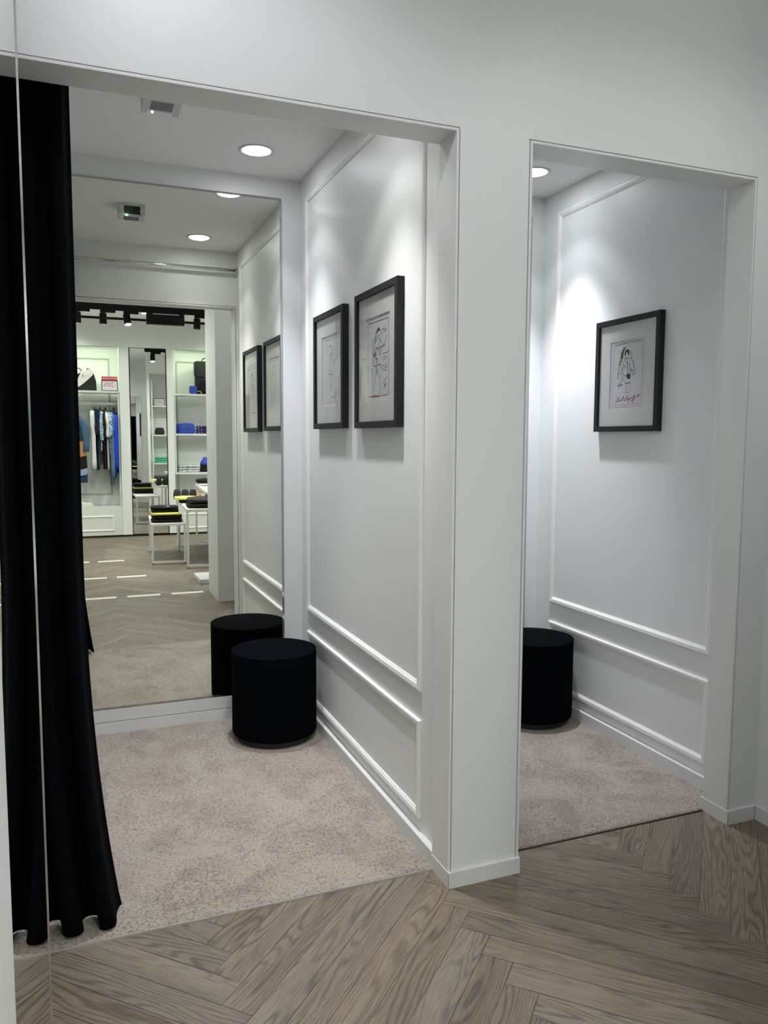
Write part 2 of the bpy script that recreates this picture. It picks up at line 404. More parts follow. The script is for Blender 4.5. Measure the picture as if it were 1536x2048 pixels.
# partition between the booths and side walls
S('wall_partition', MB().box(XS, .2413, T, 2.0, 0, ZT), 'wall', 'white panelled partition wall on the right of the left booth', 'wall')
S('wall_booth_left', MB().box(XL-.12, XL, T, 2.0, 0, ZT), 'wall', 'white side wall behind the black curtain', 'wall')
S('wall_booth_right', MB().box(XS2, XS2+.1, T, 2.0, 0, ZT), 'wall', 'white panelled side wall of the right booth', 'wall')
S('wall_booth_back', MB().box(XL, XS, D+.0095, D+.15, 0, ZT), 'wall', 'white back wall around the tall mirror of the left booth', 'wall')
S('wall_alcove_back', MB().box(.2413, XS2, D2, D2+.12, 0, ZT), 'wall', 'white back wall of the right booth', 'wall')
S('ceiling_booth_left', MB().box(XL, XS, T, D+.0095, ZC, ZC+.05), 'ceil', 'flat ceiling of the left booth', 'ceiling')
S('ceiling_booth_right', MB().box(.2413, XS2, T, D2, ZC, ZC+.05), 'ceil', 'flat ceiling of the right booth', 'ceiling')

def molding(n, x, sgn, y0, y1, z0, z1, label, mt='trim'):
    # mitred picture-frame moulding on a wall facing sgn*x ; outer rectangle given
    prof = [(0, 0), (0, .009), (.004, .0125), (.011, .0125), (.0125, .0095), (.0145, .0095), (.016, .012), (.021, .0105), (.026, .006), (.029, .005), (.030, 0)]
    b = MB(); prev = None
    for a, d in prof:
        r = [b.bm.verts.new((x+sgn*d, p, q)) for p, q in ((y0+a, z0+a), (y1-a, z0+a), (y1-a, z1-a), (y0+a, z1-a))]
        if prev:
            for i in range(4): b.bm.faces.new((prev[i], prev[(i+1) % 4], r[(i+1) % 4], r[i]))
        prev = r
    return S('trim_%d' % n, b, mt, label, 'trim')
molding(3, XS, -1, .270, 1.733, .592, 2.725, 'tall rectangular wall moulding around the two pictures')
molding(4, XS, -1, .270, 1.733, .113, .482, 'low rectangular wall moulding beside the left booth stool')
molding(5, XS2, -1, .262, 1.469, .592, 2.725, 'tall rectangular wall moulding around the single picture')
molding(6, XS2, -1, .262, 1.469, .113, .482, 'low rectangular wall moulding beside the right booth stool')
molding(7, XL, 1, .270, 1.733, .592, 2.725, 'tall wall moulding on the left wall behind the curtain')
molding(8, XL, 1, .270, 1.733, .113, .482, 'low wall moulding on the left wall behind the curtain')

# baseboards
def bprof(th, h): return [(0, 0), (th, 0), (th, h-.0015), (th-.0015, h), (0, h)]
ZB = .008
def base_y(name, xw, sgn, y0, y1, th, h, label):       # runs along Y on a wall facing sgn
    pts = [(xw+sgn*a, z) for a, z in bprof(th, h)]
    return S(name, MB().prism(pts, 'y', y0, y1), 'base', label, 'baseboard')
def base_x(name, yw, sgn, x0, x1, th, h, label):
    pts = [(yw+sgn*a, z) for a, z in bprof(th, h)]
    return S(name, MB().prism(pts, 'x', x0, x1), 'base', label, 'baseboard')
base_y('baseboard_booth_right', XS, -1, T+.001, D+.0095, .0238, .064, 'white baseboard below the panelled wall of the left booth')
base_x('baseboard_booth_back', D+.0095, -1, XL, XS, .0105, .064, 'white baseboard below the tall mirror')
S('trim_9', MB().box(XL, XS, D-.001, D+.0095, .0675, .1305, .0006), 'base', 'flat white band between the baseboard and the tall mirror', 'trim')
base_y('baseboard_alcove_right', XS2, -1, T+.001, D2, .0238, .064, 'white baseboard below the panelled wall of the right booth')
base_x('baseboard_alcove_back', D2, -1, .2413, XS2, .0105, .064, 'white baseboard on the back wall of the right booth')
b = MB()
b.prism([(-E_, 0), (0, 0), (0, HB), (-E_+.0012, HB), (-E_, HB-.0012)], 'y', 0, T+.002)
b.prism([(-E_, 0), (-.0001, 0), (-.0001, HB), (-E_+.0012, HB), (-E_, HB-.0012)], 'x', -E_, WP+E_)
b.prism([(WP+E_, 0), (WP-.009, 0), (WP-.009, HB), (WP+E_-.0012, HB), (WP+E_, HB-.0012)], 'y', 0, T+.002)
S('baseboard_pillar', b, 'base', 'white baseboard wrapped round the foot of the pillar', 'baseboard')
b = MB()
b.prism([(X2R-E_, 0), (X2R, 0), (X2R, HB), (X2R-E_+.0012, HB), (X2R-E_, HB-.0012)], 'y', 0, T+.012)
b.prism([(-E_, 0), (-.0001, 0), (-.0001, HB), (-E_+.0012, HB), (-E_, HB-.0012)], 'x', X2R-E_, XR)
b.prism([(XR-E_, 0), (XR, 0), (XR, HB), (XR-E_+.0012, HB), (XR-E_, HB-.0012)], 'y', -1.26, -E_)
S('baseboard_right', b, 'base', 'white baseboard wrapped round the right jamb and corridor corner', 'baseboard')
# worn dark mitre joints at the baseboard corners
b = MB()
b.box(-E_-.0003, -E_+.0010, -E_-.0003, -E_+.0006, 0, HB-.003); b.box(X2R-E_-.0003, X2R-E_+.0012, -E_-.0003, -E_+.0006, 0, HB-.003)
b.box(XR-E_-.0014, XR-E_, -E_-.0008, -E_, 0, HB-.001)
S('trim_13', b, 'brown', 'dark worn mitre joints at the baseboard corners', 'trim')
base_x('baseboard_left', 0, -1, -3.2, XLJ, E_, HB, 'white baseboard left of the booth opening')

# carpets
def carpet(name, x0, x1, y0, y1, label):
    b = MB(); nx, ny = 60, 70
    vs = [[b.bm.verts.new((x0+(x1-x0)*i/nx, y0+(y1-y0)*j/ny, .007+.0012*noise.noise(Vector((i*.35, j*.35, x0))) if 0 < j < ny else .0045)) for i in range(nx+1)] for j in range(ny+1)]
    for j in range(ny):
        for i in range(nx): b.bm.faces.new((vs[j][i], vs[j][i+1], vs[j+1][i+1], vs[j+1][i]))
    b.bm.faces.new([vs[0][0]]+[b.bm.verts.new((x0, y0, -.002)), b.bm.verts.new((x1, y0, -.002))]+[vs[0][i] for i in range(nx, 0, -1)])
    o = b.build(name, 'carpet', None, True)
    o['kind'] = 'stuff'
    return tag(o, label, 'carpet')
carpet('carpet', XL, XS, .1155, D+.0095, 'taupe short pile carpet covering the floor of the left booth')
carpet('carpet', .2413, XS2, .123, D2, 'taupe short pile carpet covering the floor of the right booth')
S('trim_14', MB().box(XLJ, -.012, .1128, .1153, -.002, .0072), 'stripmetal', 'thin metal strip where the left booth carpet meets the oak floor', 'trim')
S('trim_15', MB().box(WP+.012, X2R-.012, .1185, .123, -.002, .0035), 'brown', 'dark joint where the right booth carpet meets the oak floor', 'trim')

# mirrors
def wall_mirror(name, x0, x1, z0, z1, y, label, bevel=.011):
    t = thing(name, label, 'mirror', ((x0+x1)/2, y, z0))
    hw = (x1-x0)/2; h = z1-z0; bv = bevel
    MB().quad((-hw+bv, 0, bv), (hw-bv, 0, bv), (hw-bv, 0, h-bv), (-hw+bv, 0, h-bv)).build('mirror_glass', 'mirror', t)
    b = MB(); dp = .0011
    I = [(-hw+bv, 0, bv), (hw-bv, 0, bv), (hw-bv, 0, h-bv), (-hw+bv, 0, h-bv)]; O = [(-hw, dp, 0), (hw, dp, 0), (hw, dp, h), (-hw, dp, h)]; B = [(p[0], .0088, p[2]) for p in O]
    iv = [b.bm.verts.new(p) for p in I]; ov = [b.bm.verts.new(p) for p in O]; bv_ = [b.bm.verts.new(p) for p in B]
    for i in range(4):
        j = (i+1) % 4
        b.bm.faces.new((iv[i], iv[j], ov[j], ov[i])); b.bm.faces.new((ov[i], ov[j], bv_[j], bv_[i]))
    b.bm.faces.new(bv_[::-1])
    b.build('bevelled_edge', 'mirroredge', t)
    return t
wall_mirror('wall_mirror', -1.33, -.091, .1317, 2.7403, D, 'tall frameless mirror on the back wall of the left booth')
wall_mirror('wall_mirror', .40, 1.273, .1317, 2.73, D2-.0092, 'tall frameless mirror on the back wall of the right booth')

# left return wall with the close-up mirror
CX = -1.2285
b = MB(); b.box(-2.3, CX-.006, -1.22, -.245, 0, ZT); b.box(-2.3, CX+.0012, -3.2, -1.22, 0, ZT)
S('wall_left_return', b, 'wall', 'white wall end beside the camera on the far left', 'wall')
t = thing('side_mirror', 'tall mirror strip on the wall at the left edge, reflecting the black curtain', 'mirror', (CX, -.72, 0))
MB().quad((0, -.4985, .004), (0, .475, .004), (0, .475, 3.2), (0, -.4985, 3.2)).quad((-.005, -.4985, .004), (-.005, .475, .004), (-.005, .475, 3.2), (-.005, -.4985, 3.2)).build('mirror_glass', 'mirror2', t)
MB().box(-.006, .0024, .4725, .4758, 0, 3.22).build('edge_strip', 'chrome', t)['label'] = 'thin polished metal edge strip'

# ------------------------------------------------------------------ curtain and rod
def curtain():
    NS, NZ = 260, 46; b = MB(); rows = []
    for j in range(NZ+1):
        z = 2.682-(2.682-.012)*j/NZ; q = max(0, (1.25-z)/1.25)
        xr = -1.118+.085*q**2.3; xl = -1.545
        row = []
        for i in range(NS+1):
            s = i/NS
            ph = 2*PI*4.6*s**.9+.3*math.sin(5*s)*(1-.4*q)
            A = .026+.026*q
            y = .183+.010*q + A*math.cos(ph)*(1 if i > 2 else .97)
            x = xr+(xl-xr)*s - (.007+.005*q)*math.sin(2*ph)*min(1, s*12)
            y += .016*q**2*math.exp(-s*10) + .004*noise.noise(Vector((s*9, z*1.2, 3)))
            zz = z+(.010*(.5+.5*math.sin(ph*.5+2)) if j == NZ else 0)
            y = min(max(y, .1335), .262)
            row.append(b.bm.verts.new((x, y, zz)))
        rows.append(row)
    for j in range(NZ):
        for i in range(NS): b.bm.faces.new((rows[j][i], rows[j][i+1], rows[j+1][i+1], rows[j+1][i]))
    o = b.build('curtain', 'curtain', None, True)
    md = o.modifiers.new('thick', 'SOLIDIFY'); md.thickness = .003; md.offset = 0
    return tag(o, 'floor length black pleated curtain drawn to the left side of the left booth', 'curtain')
curtain()
t = thing('curtain_rod', 'chrome curtain rod across the inside of the left booth opening, seen in the mirror', 'curtain rod', (XL, .178, 2.703))
MB().tube([(.004, 0, 0), (XS-XL-.004, 0, 0)], .0115, 16).build('rod', 'chrome', t, True)
for x in (0.0, XS-XL-.02): MB().tube([(x, 0, 0), (x+.02, 0, 0)], .018, 16).build('end_flange', 'steel', t, 'auto')

# ------------------------------------------------------------------ stools
def stool(x, y, r, label):
    t = thing('round_stool', label, 'stool', (x, y, .0085), 0, None)
    prof = [(r-.012, .028), (r-.004, .031), (r, .040)] + [(r, .04+(.44-.04)*k/6) for k in range(1, 7)] + [(r-.001, .4415)]
    MB().lathe(prof, n=72, cap=False).build('side_cover', 'stool', t, True)
    MB().lathe([(r-.0015, .4405), (r+.0012, .4425), (r-.0005, .445), (r-.004, .4425)], n=72, cap=False).build('seam_piping', 'stool', t, True)
    top = [(r-.002, .443)]+[((r-.002)*math.cos(a), .443+.010*math.sin(a)) for a in [PI/2*k/10 for k in range(1, 10)]]+[(.002, .453)]
    MB().lathe(top, n=72).build('seat_cushion', 'stool', t, True)
    MB().lathe([(r-.022, 0), (r-.020, .028), (r-.012, .0285)], n=64, cap=True).build('plinth_base', 'stoolbase', t, 'auto')
    return t
stool(-.2256, 1.534, .2107, 'round black felt covered stool in the left booth in front of the mirror')
stool(1.130, 1.2757, .205, 'round black felt covered stool in the right booth, half hidden by the pillar')

# ------------------------------------------------------------------ emergency light unit
t = thing('emergency_light', 'small white louvred emergency light unit with green indicator on the left booth ceiling', 'emergency light', (-.776, 1.03, ZC))
b = MB(); b.box(-.072, .072, -.075, .066, -.012, 0, .002)
b.build('mounting_plate', 'whiteplastic', t)
b = MB()
b.box(-.072, .072, -.072, .040, -.062, -.050, .002)      # lower face
b.box(-.0715, -.045, -.071, .0695, -.0505, -.012); b.box(.045, .0715, -.071, .0695, -.0505, -.012)
b.box(-.0449, .0449, -.0705, -.060, -.0503, -.012)
b.box(-.072, -.050, .0405, .070, -.062, -.051, .001); b.box(.050, .072, .0405, .070, -.062, -.051, .001)
b.build('housing', 'whiteplastic', t)
b = MB()
for k in range(7): b.box(-.042, .042, -.058+k*.0125, -.054+k*.0125, -.0638, -.0615)
b.build('louvre', mat('grey_louvre', (.20, .20, .21), .6), t)
MB().box(-.045, .045, -.058, .057, -.047, -.014).build('circuit_tray', 'darkslot', t)
MB().box(-.044, .002, .0575, .0585, -.044, -.016).build('circuit_board', mat('green_board', (.03, .09, .05), .5), t)
MB().lathe([(.004, -.066), (.004, -.058), (.0005, -.058)], -.030, .046, 12).build('indicator_lamp', emit('green_led', (.25, 1, .45), 9), t)

# ------------------------------------------------------------------ framed sketches
def ribbon(b, pts, wd, x):
    P = [Vector(p) for p in pts]
    L, R = [], []
    for i, p in enumerate(P):
        t_ = (P[min(i+1, len(P)-1)]-P[max(i-1, 0)])
        if t_.length < 1e-6: t_ = Vector((1, 0))
        t_.normalize(); n = Vector((-t_.y, t_.x))*wd*(.75 if i in (0, len(P)-1) else 1)/2
        L.append(b.bm.verts.new((x, *(p+n)))); R.append(b.bm.verts.new((x, *(p-n))))
    for i in range(len(P)-1): b.bm.faces.new((L[i], L[i+1], R[i+1], R[i]))
def smooth_pts(pts, n=5):
    if len(pts) < 3: return pts
    out = []; P = [pts[0]]+list(pts)+[pts[-1]]
    for i in range(1, len(P)-2):
        p0, p1, p2, p3 = P[i-1:i+3]
        for k in range(n):
            t_ = k/n
            out.append(tuple(.5*((2*p1[a])+(-p0[a]+p2[a])*t_+(2*p0[a]-5*p1[a]+4*p2[a]-p3[a])*t_*t_+(-p0[a]+3*p1[a]-3*p2[a]+p3[a])*t_**3) for a in (0, 1)))
    out.append(tuple(pts[-1])); return out
def picture(xw, y0, y1, z0, z1, drawing, label, opening=(.19, .795, .165, .835)):
    # hangs on a wall facing -x ; as seen, u runs towards -y, v runs down
    w_, h_ = y1-y0, z1-z0; dep = .030
    t = thing('framed_sketch', label, 'picture', (xw-.0005, (y0+y1)/2, z0))
    fw = .026
    b = MB(); prev = None
    for a, d in ((0, 0), (0, dep-.001), (.001, dep), (fw-.001, dep), (fw, dep-.001), (fw, 0)):
        r = [b.bm.verts.new((-d, p, q)) for p, q in ((-w_/2+a, a), (w_/2-a, a), (w_/2-a, h_-a), (-w_/2+a, h_-a))]
        if prev:
            for i in range(4): b.bm.faces.new((prev[i], prev[(i+1) % 4], r[(i+1) % 4], r[i]))
        prev = r
    b.build('frame', 'blackwood', t)
    b = MB()                                                   # mitre lines at the lower corners
    iw, ih = w_-2*fw, h_-2*fw
    uy = lambda u: iw/2-u*iw
    vz = lambda v: h_-fw-v*ih
    xm = -dep+.012                                             # mat surface
    ou0, ou1, ov0, ov1 = opening
    Yo = [(uy(0), vz(0)), (uy(1), vz(0)), (uy(1), vz(1)), (uy(0), vz(1))]
    Yi = [(uy(ou0), vz(ov0)), (uy(ou1), vz(ov0)), (uy(ou1), vz(ov1)), (uy(ou0), vz(ov1))]
    b = MB()
    o_ = [b.bm.verts.new((xm, *p)) for p in Yo]; i_ = [b.bm.verts.new((xm, *p)) for p in Yi]; d_ = [b.bm.verts.new((xm+.0035, *p)) for p in Yi]
    for i in range(4):
        j = (i+1) % 4
        b.bm.faces.new((o_[i], o_[j], i_[j], i_[i])); b.bm.faces.new((i_[i], i_[j], d_[j], d_[i]))
    b.build('mat_board', 'paper', t)
    xp = xm+.0036
    sh = MB().quad(*[(xp, *p) for p in ((uy(ou0-.02), vz(ov0-.02)), (uy(ou1+.02), vz(ov0-.02)), (uy(ou1+.02), vz(ov1+.02)), (uy(ou0-.02), vz(ov1+.02)))]).build('sketch_sheet', 'sheet', t, keep=True)
    b = MB(); k = 0                                            # all strokes of the drawing: one mesh on the sheet
    for mt, items in drawing.items():
        n0 = len(b.bm.faces)
        for wd, pts in items:
            if wd == 'fill':
                b.bm.faces.new([b.bm.verts.new((xp-.0002-.00004*k, uy(u), vz(v))) for u, v in pts])
            else:
                ribbon(b, [(uy(u), vz(v)) for u, v in smooth_pts(pts)], wd*1.25+.0003, xp-.0003-.00004*k)
        b.bm.faces.ensure_lookup_table()
        for f in b.bm.faces[n0:]: f.material_index = k
        k += 1
    b.build('drawing', list(drawing.keys()), sh)
    MB().quad(*[(-dep+.0065, *p) for p in Yo[::-1]]).build('glass_pane', 'glass', t, keep=True)
    return t
def from_px(pl, TL, TR, BR, BL):
    # maps sketch coordinates read inside a perspective quad to flat sheet coordinates
    def inv(px, py):
        u, v = .5, .5
        for _ in range(12):
            w0 = 1.0
            lx = TL[0]+(BL[0]-TL[0])*v; rx = TR[0]+(BR[0]-TR[0])*v
            u = (px-lx)/(rx-lx)
            ty = TL[1]+(TR[1]-TL[1])*u; by = BL[1]+(BR[1]-BL[1])*u
            v = (py-ty)/(by-ty)
        return (u, v)
    return [inv(*p) for p in pl]
# sketch in the right booth, strokes read in a close view of the picture
Q3 = ((-182, -15), (1290, -115+0), (1250, 2330), (-230, 2360))
def q3(*p): return from_px(p, (-212, -44), (1178, -324), (1138, 2436), (-272, 2466))
SK3 = {
 'washgreen': [(.010, q3((430, 430), (350, 500), (330, 620), (330, 730))), (.008, q3((380, 450), (340, 600), (300, 760), (260, 900))), (.009, q3((520, 510), (550, 600), (560, 700))), (.007, q3((600, 780), (630, 900))),
               (.010, q3((330, 1130), (330, 1230), (350, 1290))), (.008, q3((310, 560), (290, 700), (240, 880)))],
 'ink': [(.0022, q3((330, 750), (270, 880), (235, 1050), (215, 1220))), (.0016, q3((215, 1225), (260, 1240))), (.0016, q3((240, 1130), (290, 1110), (330, 950))),
         ('fill', q3((375, 640), (390, 560), (425, 500), (465, 485), (500, 530), (500, 600), (475, 660), (455, 560), (430, 560), (410, 640))),
         (.0022, q3((500, 715), (560, 730), (600, 850), (640, 1050), (635, 1100), (575, 1145))), (.0018, q3((540, 980), (560, 1040), (600, 1030), (570, 1100))),
         (.0030, q3((455, 820), (460, 950), (470, 1100))), (.0016, q3((340, 830), (330, 900), (400, 890), (405, 950), (340, 960), (335, 1060), (370, 1150), (420, 1160))),
         (.0016, q3((385, 700), (395, 780), (430, 815), (480, 780), (480, 690))), (.0022, q3((415, 660), (430, 740), (460, 700))), (.0020, q3((470, 850), (515, 870), (520, 960), (545, 1010), (535, 1100))),
         ('fill', q3((440, 1120), (520, 1100), (535, 1150), (530, 1240), (470, 1250), (430, 1180))),
         (.0014, q3((400, 1350), (450, 1340), (540, 1325), (480, 1355), (400, 1370))), (.0012, q3((405, 1180), (405, 1350))),
         (.0016, q3((315, 1300), (270, 1360), (215, 1420), (290, 1400), (350, 1375))), (.0016, q3((235, 1470), (270, 1430), (330, 1395)))],
 'inkgrey': [(.0010, q3((415, 1380), (420, 1500), (415, 1600))), (.0010, q3((465, 1380), (465, 1580))), (.0010, q3((530, 1360), (525, 1580))), (.0012, q3((410, 1610), (460, 1580), (525, 1585))),
             (.0008, q3((120, 430), (95, 1100), (70, 1880))), (.0010, q3((80, 1925), (450, 1900), (800, 1865))), (.0012, q3((835, 270), (825, 900), (800, 1860))), (.0010, q3((60, 1980), (450, 1965), (820, 1940)))],
 'inkplum': [(.0020, q3((145, 415), (280, 370), (500, 320))), (.0016, q3((500, 320), (680, 285), (820, 262)))],
 'inkred': [(.0020, q3((200, 1700), (215, 1760), (190, 1810), (150, 1870))), (.0022, q3((270, 1700), (210, 1790), (240, 1825), (290, 1770), (300, 1800), (330, 1780), (370, 1690), (355, 1790))),
            (.0022, q3((490, 1670), (430, 1720), (395, 1790), (450, 1775), (480, 1730), (475, 1770), (510, 1740), (500, 1810), (480, 1840), (520, 1770), (540, 1740), (580, 1715), (600, 1730), (640, 1640), (615, 1770), (600, 1840), (570, 1790), (630, 1760), (670, 1700), (700, 1690), (740, 1620), (730, 1700), (780, 1665)))],
}
def q2(*p): return from_px(p, (151, 82), (857, -280), (867, 2440), (181, 2496))
SK2 = {
 'washmint': [(.014, q2((480, 640), (470, 760), (440, 850))), (.012, q2((570, 640), (580, 760))), (.016, q2((470, 1060), (450, 1130), (480, 1150))), (.010, q2((520, 720), (490, 820))), (.016, q2((500, 1370), (500, 1450), (520, 1480)))],
 'ink': [('fill', q2((492, 700), (492, 640), (505, 600), (530, 572), (552, 610), (556, 660), (535, 625), (515, 650))), (.0012, q2((500, 1010), (560, 990))), (.0014, q2((520, 880), (520, 960), (500, 1000))), (.0014, q2((600, 940), (570, 1040), (560, 1140))), (.0014, q2((480, 1190), (520, 1230), (490, 1290))), (.0035, q2((500, 700), (505, 620), (530, 580), (550, 640))), (.0020, q2((550, 800), (590, 860), (625, 935), (650, 860), (668, 740), (665, 700))), (.0018, q2((545, 980), (600, 940), (625, 925))),
         (.0022, q2((470, 840), (450, 900), (440, 1000), (430, 1130), (450, 1350), (560, 1310), (590, 1420))), (.0018, q2((500, 860), (480, 830), (455, 900))), (.0020, q2((530, 700), (545, 850), (540, 1000), (545, 1140))),
         (.0016, q2((460, 1000), (510, 980), (480, 1060), (500, 1140))), (.0016, q2((490, 1330), (490, 1230), (510, 1200), (470, 1180))),
         (.0012, q2((600, 1180), (680, 1140))), (.0012, q2((600, 1100), (690, 1060), (710, 1020))), (.0012, q2((605, 1230), (685, 1180))), (.0014, q2((610, 1350), (690, 1310))), (.0014, q2((610, 1400), (690, 1350))), (.0014, q2((620, 1440), (680, 1420))),
         (.0018, q2((620, 1700), (680, 1560))), (.0018, q2((630, 1780), (670, 1690), (650, 1780))), (.0014, q2((600, 680), (610, 600), (640, 660), (660, 590))), (.0012, q2((385, 960), (420, 850)))],
 'inkgrey': [(.0012, q2((480, 1500), (470, 1650), (435, 1880))), (.0012, q2((550, 1480), (560, 1700), (560, 1920))), (.0014, q2((400, 1400), (415, 1500), (395, 1600)))],
 'inkred': [(.0016, q2((705, 365), (712, 1000), (715, 1915))), (.0020, q2((350, 1980), (420, 1960), (560, 1950), (400, 1985)))],
 'inkplum': [(.0022, q2((330, 515), (520, 440), (705, 365))), (.0012, q2((332, 540), (340, 1200), (345, 1900))), (.0014, q2((560, 1945), (715, 1915)))],
 'inkblue': [(.0014, q2((585, 620), (620, 570), (650, 640), (680, 560)))],
}
def q1(*p): return from_px(p, (216, -20), (534, -170), (548, 1307), (218, 1320))
SK1 = {
 'washlime': [(.012, q1((405, 320), (405, 380), (385, 400))), (.012, q1((355, 600), (360, 640)))],
 'ink': [(.0030, q1((370, 320), (385, 280), (395, 300))), (.0016, q1((370, 410), (400, 415), (415, 480), (425, 520), (450, 470), (470, 410))), (.0018, q1((385, 420), (380, 540), (400, 660))), (.0016, q1((355, 665), (385, 660), (410, 665))),
         (.0014, q1((370, 690), (385, 800), (390, 870), (400, 760), (408, 680))), (.0012, q1((330, 300), (345, 350), (335, 390)))],
 'inkgrey': [(.0012, q1((440, 560), (450, 640), (460, 600))), (.0012, q1((420, 760), (440, 700))), (.0010, q1((300, 1055), (475, 1020))), (.0008, q1((285, 200), (285, 520))), (.0012, q1((340, 520), (370, 470)))],
 'inkplum': [(.0014, q1((310, 225), (400, 190), (470, 165))), (.0010, q1((480, 165), (478, 600), (480, 1000)))],
 'inkred': [(.0022, q1((395, 950), (420, 970), (430, 940), (445, 990), (460, 930)))],
 'inkblue': [(.0016, q1((425, 870), (440, 920), (450, 860)))],
}
picture(XS, 1.078, 1.529, 1.549, 2.093, SK1, 'black framed fashion sketch of a thin figure, the one nearer the mirror', (.20, .80, .17, .835))
picture(XS, .452, .920, 1.546, 2.096, SK2, 'black framed fashion sketch with a green tinted figure and red border, nearer the booth opening', (.20, .82, .17, .835))
picture(XS2, .615, 1.078, 1.543, 2.084, SK3, 'black framed sketch with a red signature hanging in the right booth', (.19, .81, .165, .83))

# ------------------------------------------------------------------ the shop behind the camera, seen in the mirrors
S('ceiling_shop', MB().box(-3.3, 3.3, -7.1, 0.0, ZT, ZT+.1), 'ceil', 'flat shop ceiling with track lights', 'ceiling')
S('wall_left', MB().box(-3.4, -3.3, -7.1, T, 0, ZT), 'shopwall', 'plain left wall of the shop', 'wall')
S('wall_right', MB().box(3.3, 3.4, -7.1, T, 0, ZT), 'shopwall', 'plain right wall of the shop', 'wall')
S('wall_corridor_right', MB().box(XR, XR+.1, -1.27, 0, 0, ZT), 'wall', 'pale grey corridor wall at the right edge', 'wall')
# free standing display wall opposite the pillar, with a shelf bay in its rear
BX = .083
b = MB(); b.box(BX, 3.3, -1.42, -1.26, 0, ZT); b.box(BX, .135, -1.80, -1.42, 0, ZT); b.box(1.10, 3.3, -1.80, -1.42, 0, ZT); b.box(.135, 1.10, -1.80, -1.42, 2.857, ZT); b.box(.135, 1.10, -1.80, -1.42, 0, .45)
S('wall_display', b, 'wall', 'white display wall opposite the pillar, seen in the mirror', 'wall')
# far wall with two bays
b = MB()
b.box(-3.3, 3.3, YF-.5, YF-.42, 0, ZT)                      # rear
b.box(-3.3, 3.3, YF-.42, YF, 2.857, ZT)                     # header
b.box(-.445, -.305, YF-.42, YF, .03, 2.857); b.box(.245, .345, YF-.42, YF, .03, 2.857); b.box(1.45, 3.3, YF-.42, YF, .03, 2.857); b.box(-3.3, -1.55, YF-.42, YF, .03, 2.857)
b.box(-.305, .245, YF-.42, YF-.03, .03, 2.857)
S('wall_back', b, 'shopwall', 'far shop wall with two lit shelf bays, seen in the mirror', 'wall')
S('baseboard_back', MB().box(-3.3, 3.3, YF-.42, YF-.012, 0, .03), 'skirtblack', 'black recessed plinth under the far shop wall', 'baseboard')
def drawer_unit(x0, x1, label):
    t = thing('base_cabinet', label, 'cabinet', ((x0+x1)/2, YF-.2, .03)); hw = (x1-x0)/2
    MB().box(-hw+.001, hw-.001, -.218, .199, .001, .440, .002).build('cabinet_body', 'whitemetal', t)
    for z0, z1 in ((.066, .30),):
        b = MB(); y = .199; prev = None
        for a, d in ((0, 0), (0, .008), (.008, .014), (.018, .012), (.024, 0)):
            r = [b.bm.verts.new((p, y+d, q)) for p, q in ((-hw+.12+a, z0+a), (hw-.12-a, z0+a), (hw-.12-a, z1-a), (-hw+.12+a, z1-a))]
            if prev:
                for i in range(4): b.bm.faces.new((prev[i], prev[(i+1) % 4], r[(i+1) % 4], r[i]))
            prev = r
        b.build('front_moulding', 'trim', t)
    return t
drawer_unit(-1.549, -.446, 'white base cabinet with framed front below the hanging clothes')
drawer_unit(.346, 1.449, 'white base cabinet with framed front below the shelves of bags')
def panel_x(n, x0, x1, z0, z1, y, label):
    b = MB(); prev = None
    for a, d in ((0, 0), (0, .008), (.010, .012), (.020, .010), (.026, 0)):
        r = [b.bm.verts.new((p, y+d, q)) for p, q in ((x0+a, z0+a), (x1-a, z0+a), (x1-a, z1-a), (x0+a, z1-a))]
        if prev:
            for i in range(4): b.bm.faces.new((prev[i], prev[(i+1) % 4], r[(i+1) % 4], r[i]))
        prev = r
    S('trim_%d' % n, b, 'bay', label, 'trim')
panel_x(20, -1.45, -.56, .62, 2.72, YF-.42, 'moulded panel at the rear of the clothes bay')
panel_x(21, .43, 1.36, .62, 2.72, YF-.42, 'moulded panel at the rear of the bag bay')
# cove light strips at the top of the bays
def strip(x0, x1, label, e):
    t = thing('cove_light', label, 'light', ((x0+x1)/2, YF-.06, 2.845), 0, 'cove lights at the top of the shelf bays')
    MB().box(-(x1-x0)/2, (x1-x0)/2, -.02, .02, 0, .011).build('channel', 'whitemetal', t)
    l = bpy.data.lights.new('strip_lamp', 'AREA'); l.shape = 'RECTANGLE'; l.size = x1-x0; l.size_y = .04; l.energy = e; l.color = (.86, 1.0, .76)
    o = bpy.data.objects.new('strip_lamp', l); C.objects.link(o); o.parent = t; o.location = (0, 0, -.004); o.rotation_euler = (math.radians(-25), 0, 0)
strip(-1.5, -.46, 'slim cove light strip above the clothes bay', 4.5); strip(.36, 1.42, 'slim cove light strip above the bag bay', 4.5)
def shelf(x0, x1, z, y0, y1, label, grp):
    t = thing('shelf', label, 'shelf', ((x0+x1)/2, (y0+y1)/2, z), 0, None); hw = (x1-x0)/2; hd = (y1-y0)/2
    MB().box(-hw, hw, -hd, hd, -.030, 0, .002).build('shelf_board', 'whitemetal', t)
    MB().box(-hw+.2, -hw+.52, hd-.10, hd-.07, -.036, -.030).build('price_rail', 'trim', t)
    return t
shelf(-1.545, -.450, 2.203, YF-.36, YF-.02, 'white shelf above the hanging clothes carrying the bag and sale sign', 0)
shelf(.350, 1.445, 2.190, YF-.36, YF-.02, 'white top shelf of the bag bay, holding the tall black backpack', 0)
shelf(.350, 1.445, 1.575, YF-.36, YF-.02, 'white middle shelf of the bag bay, holding the blue pouches', 0)
shelf(.350, 1.445, .972, YF-.36, YF-.02, 'white lower shelf of the bag bay, holding printed shirts', 0)
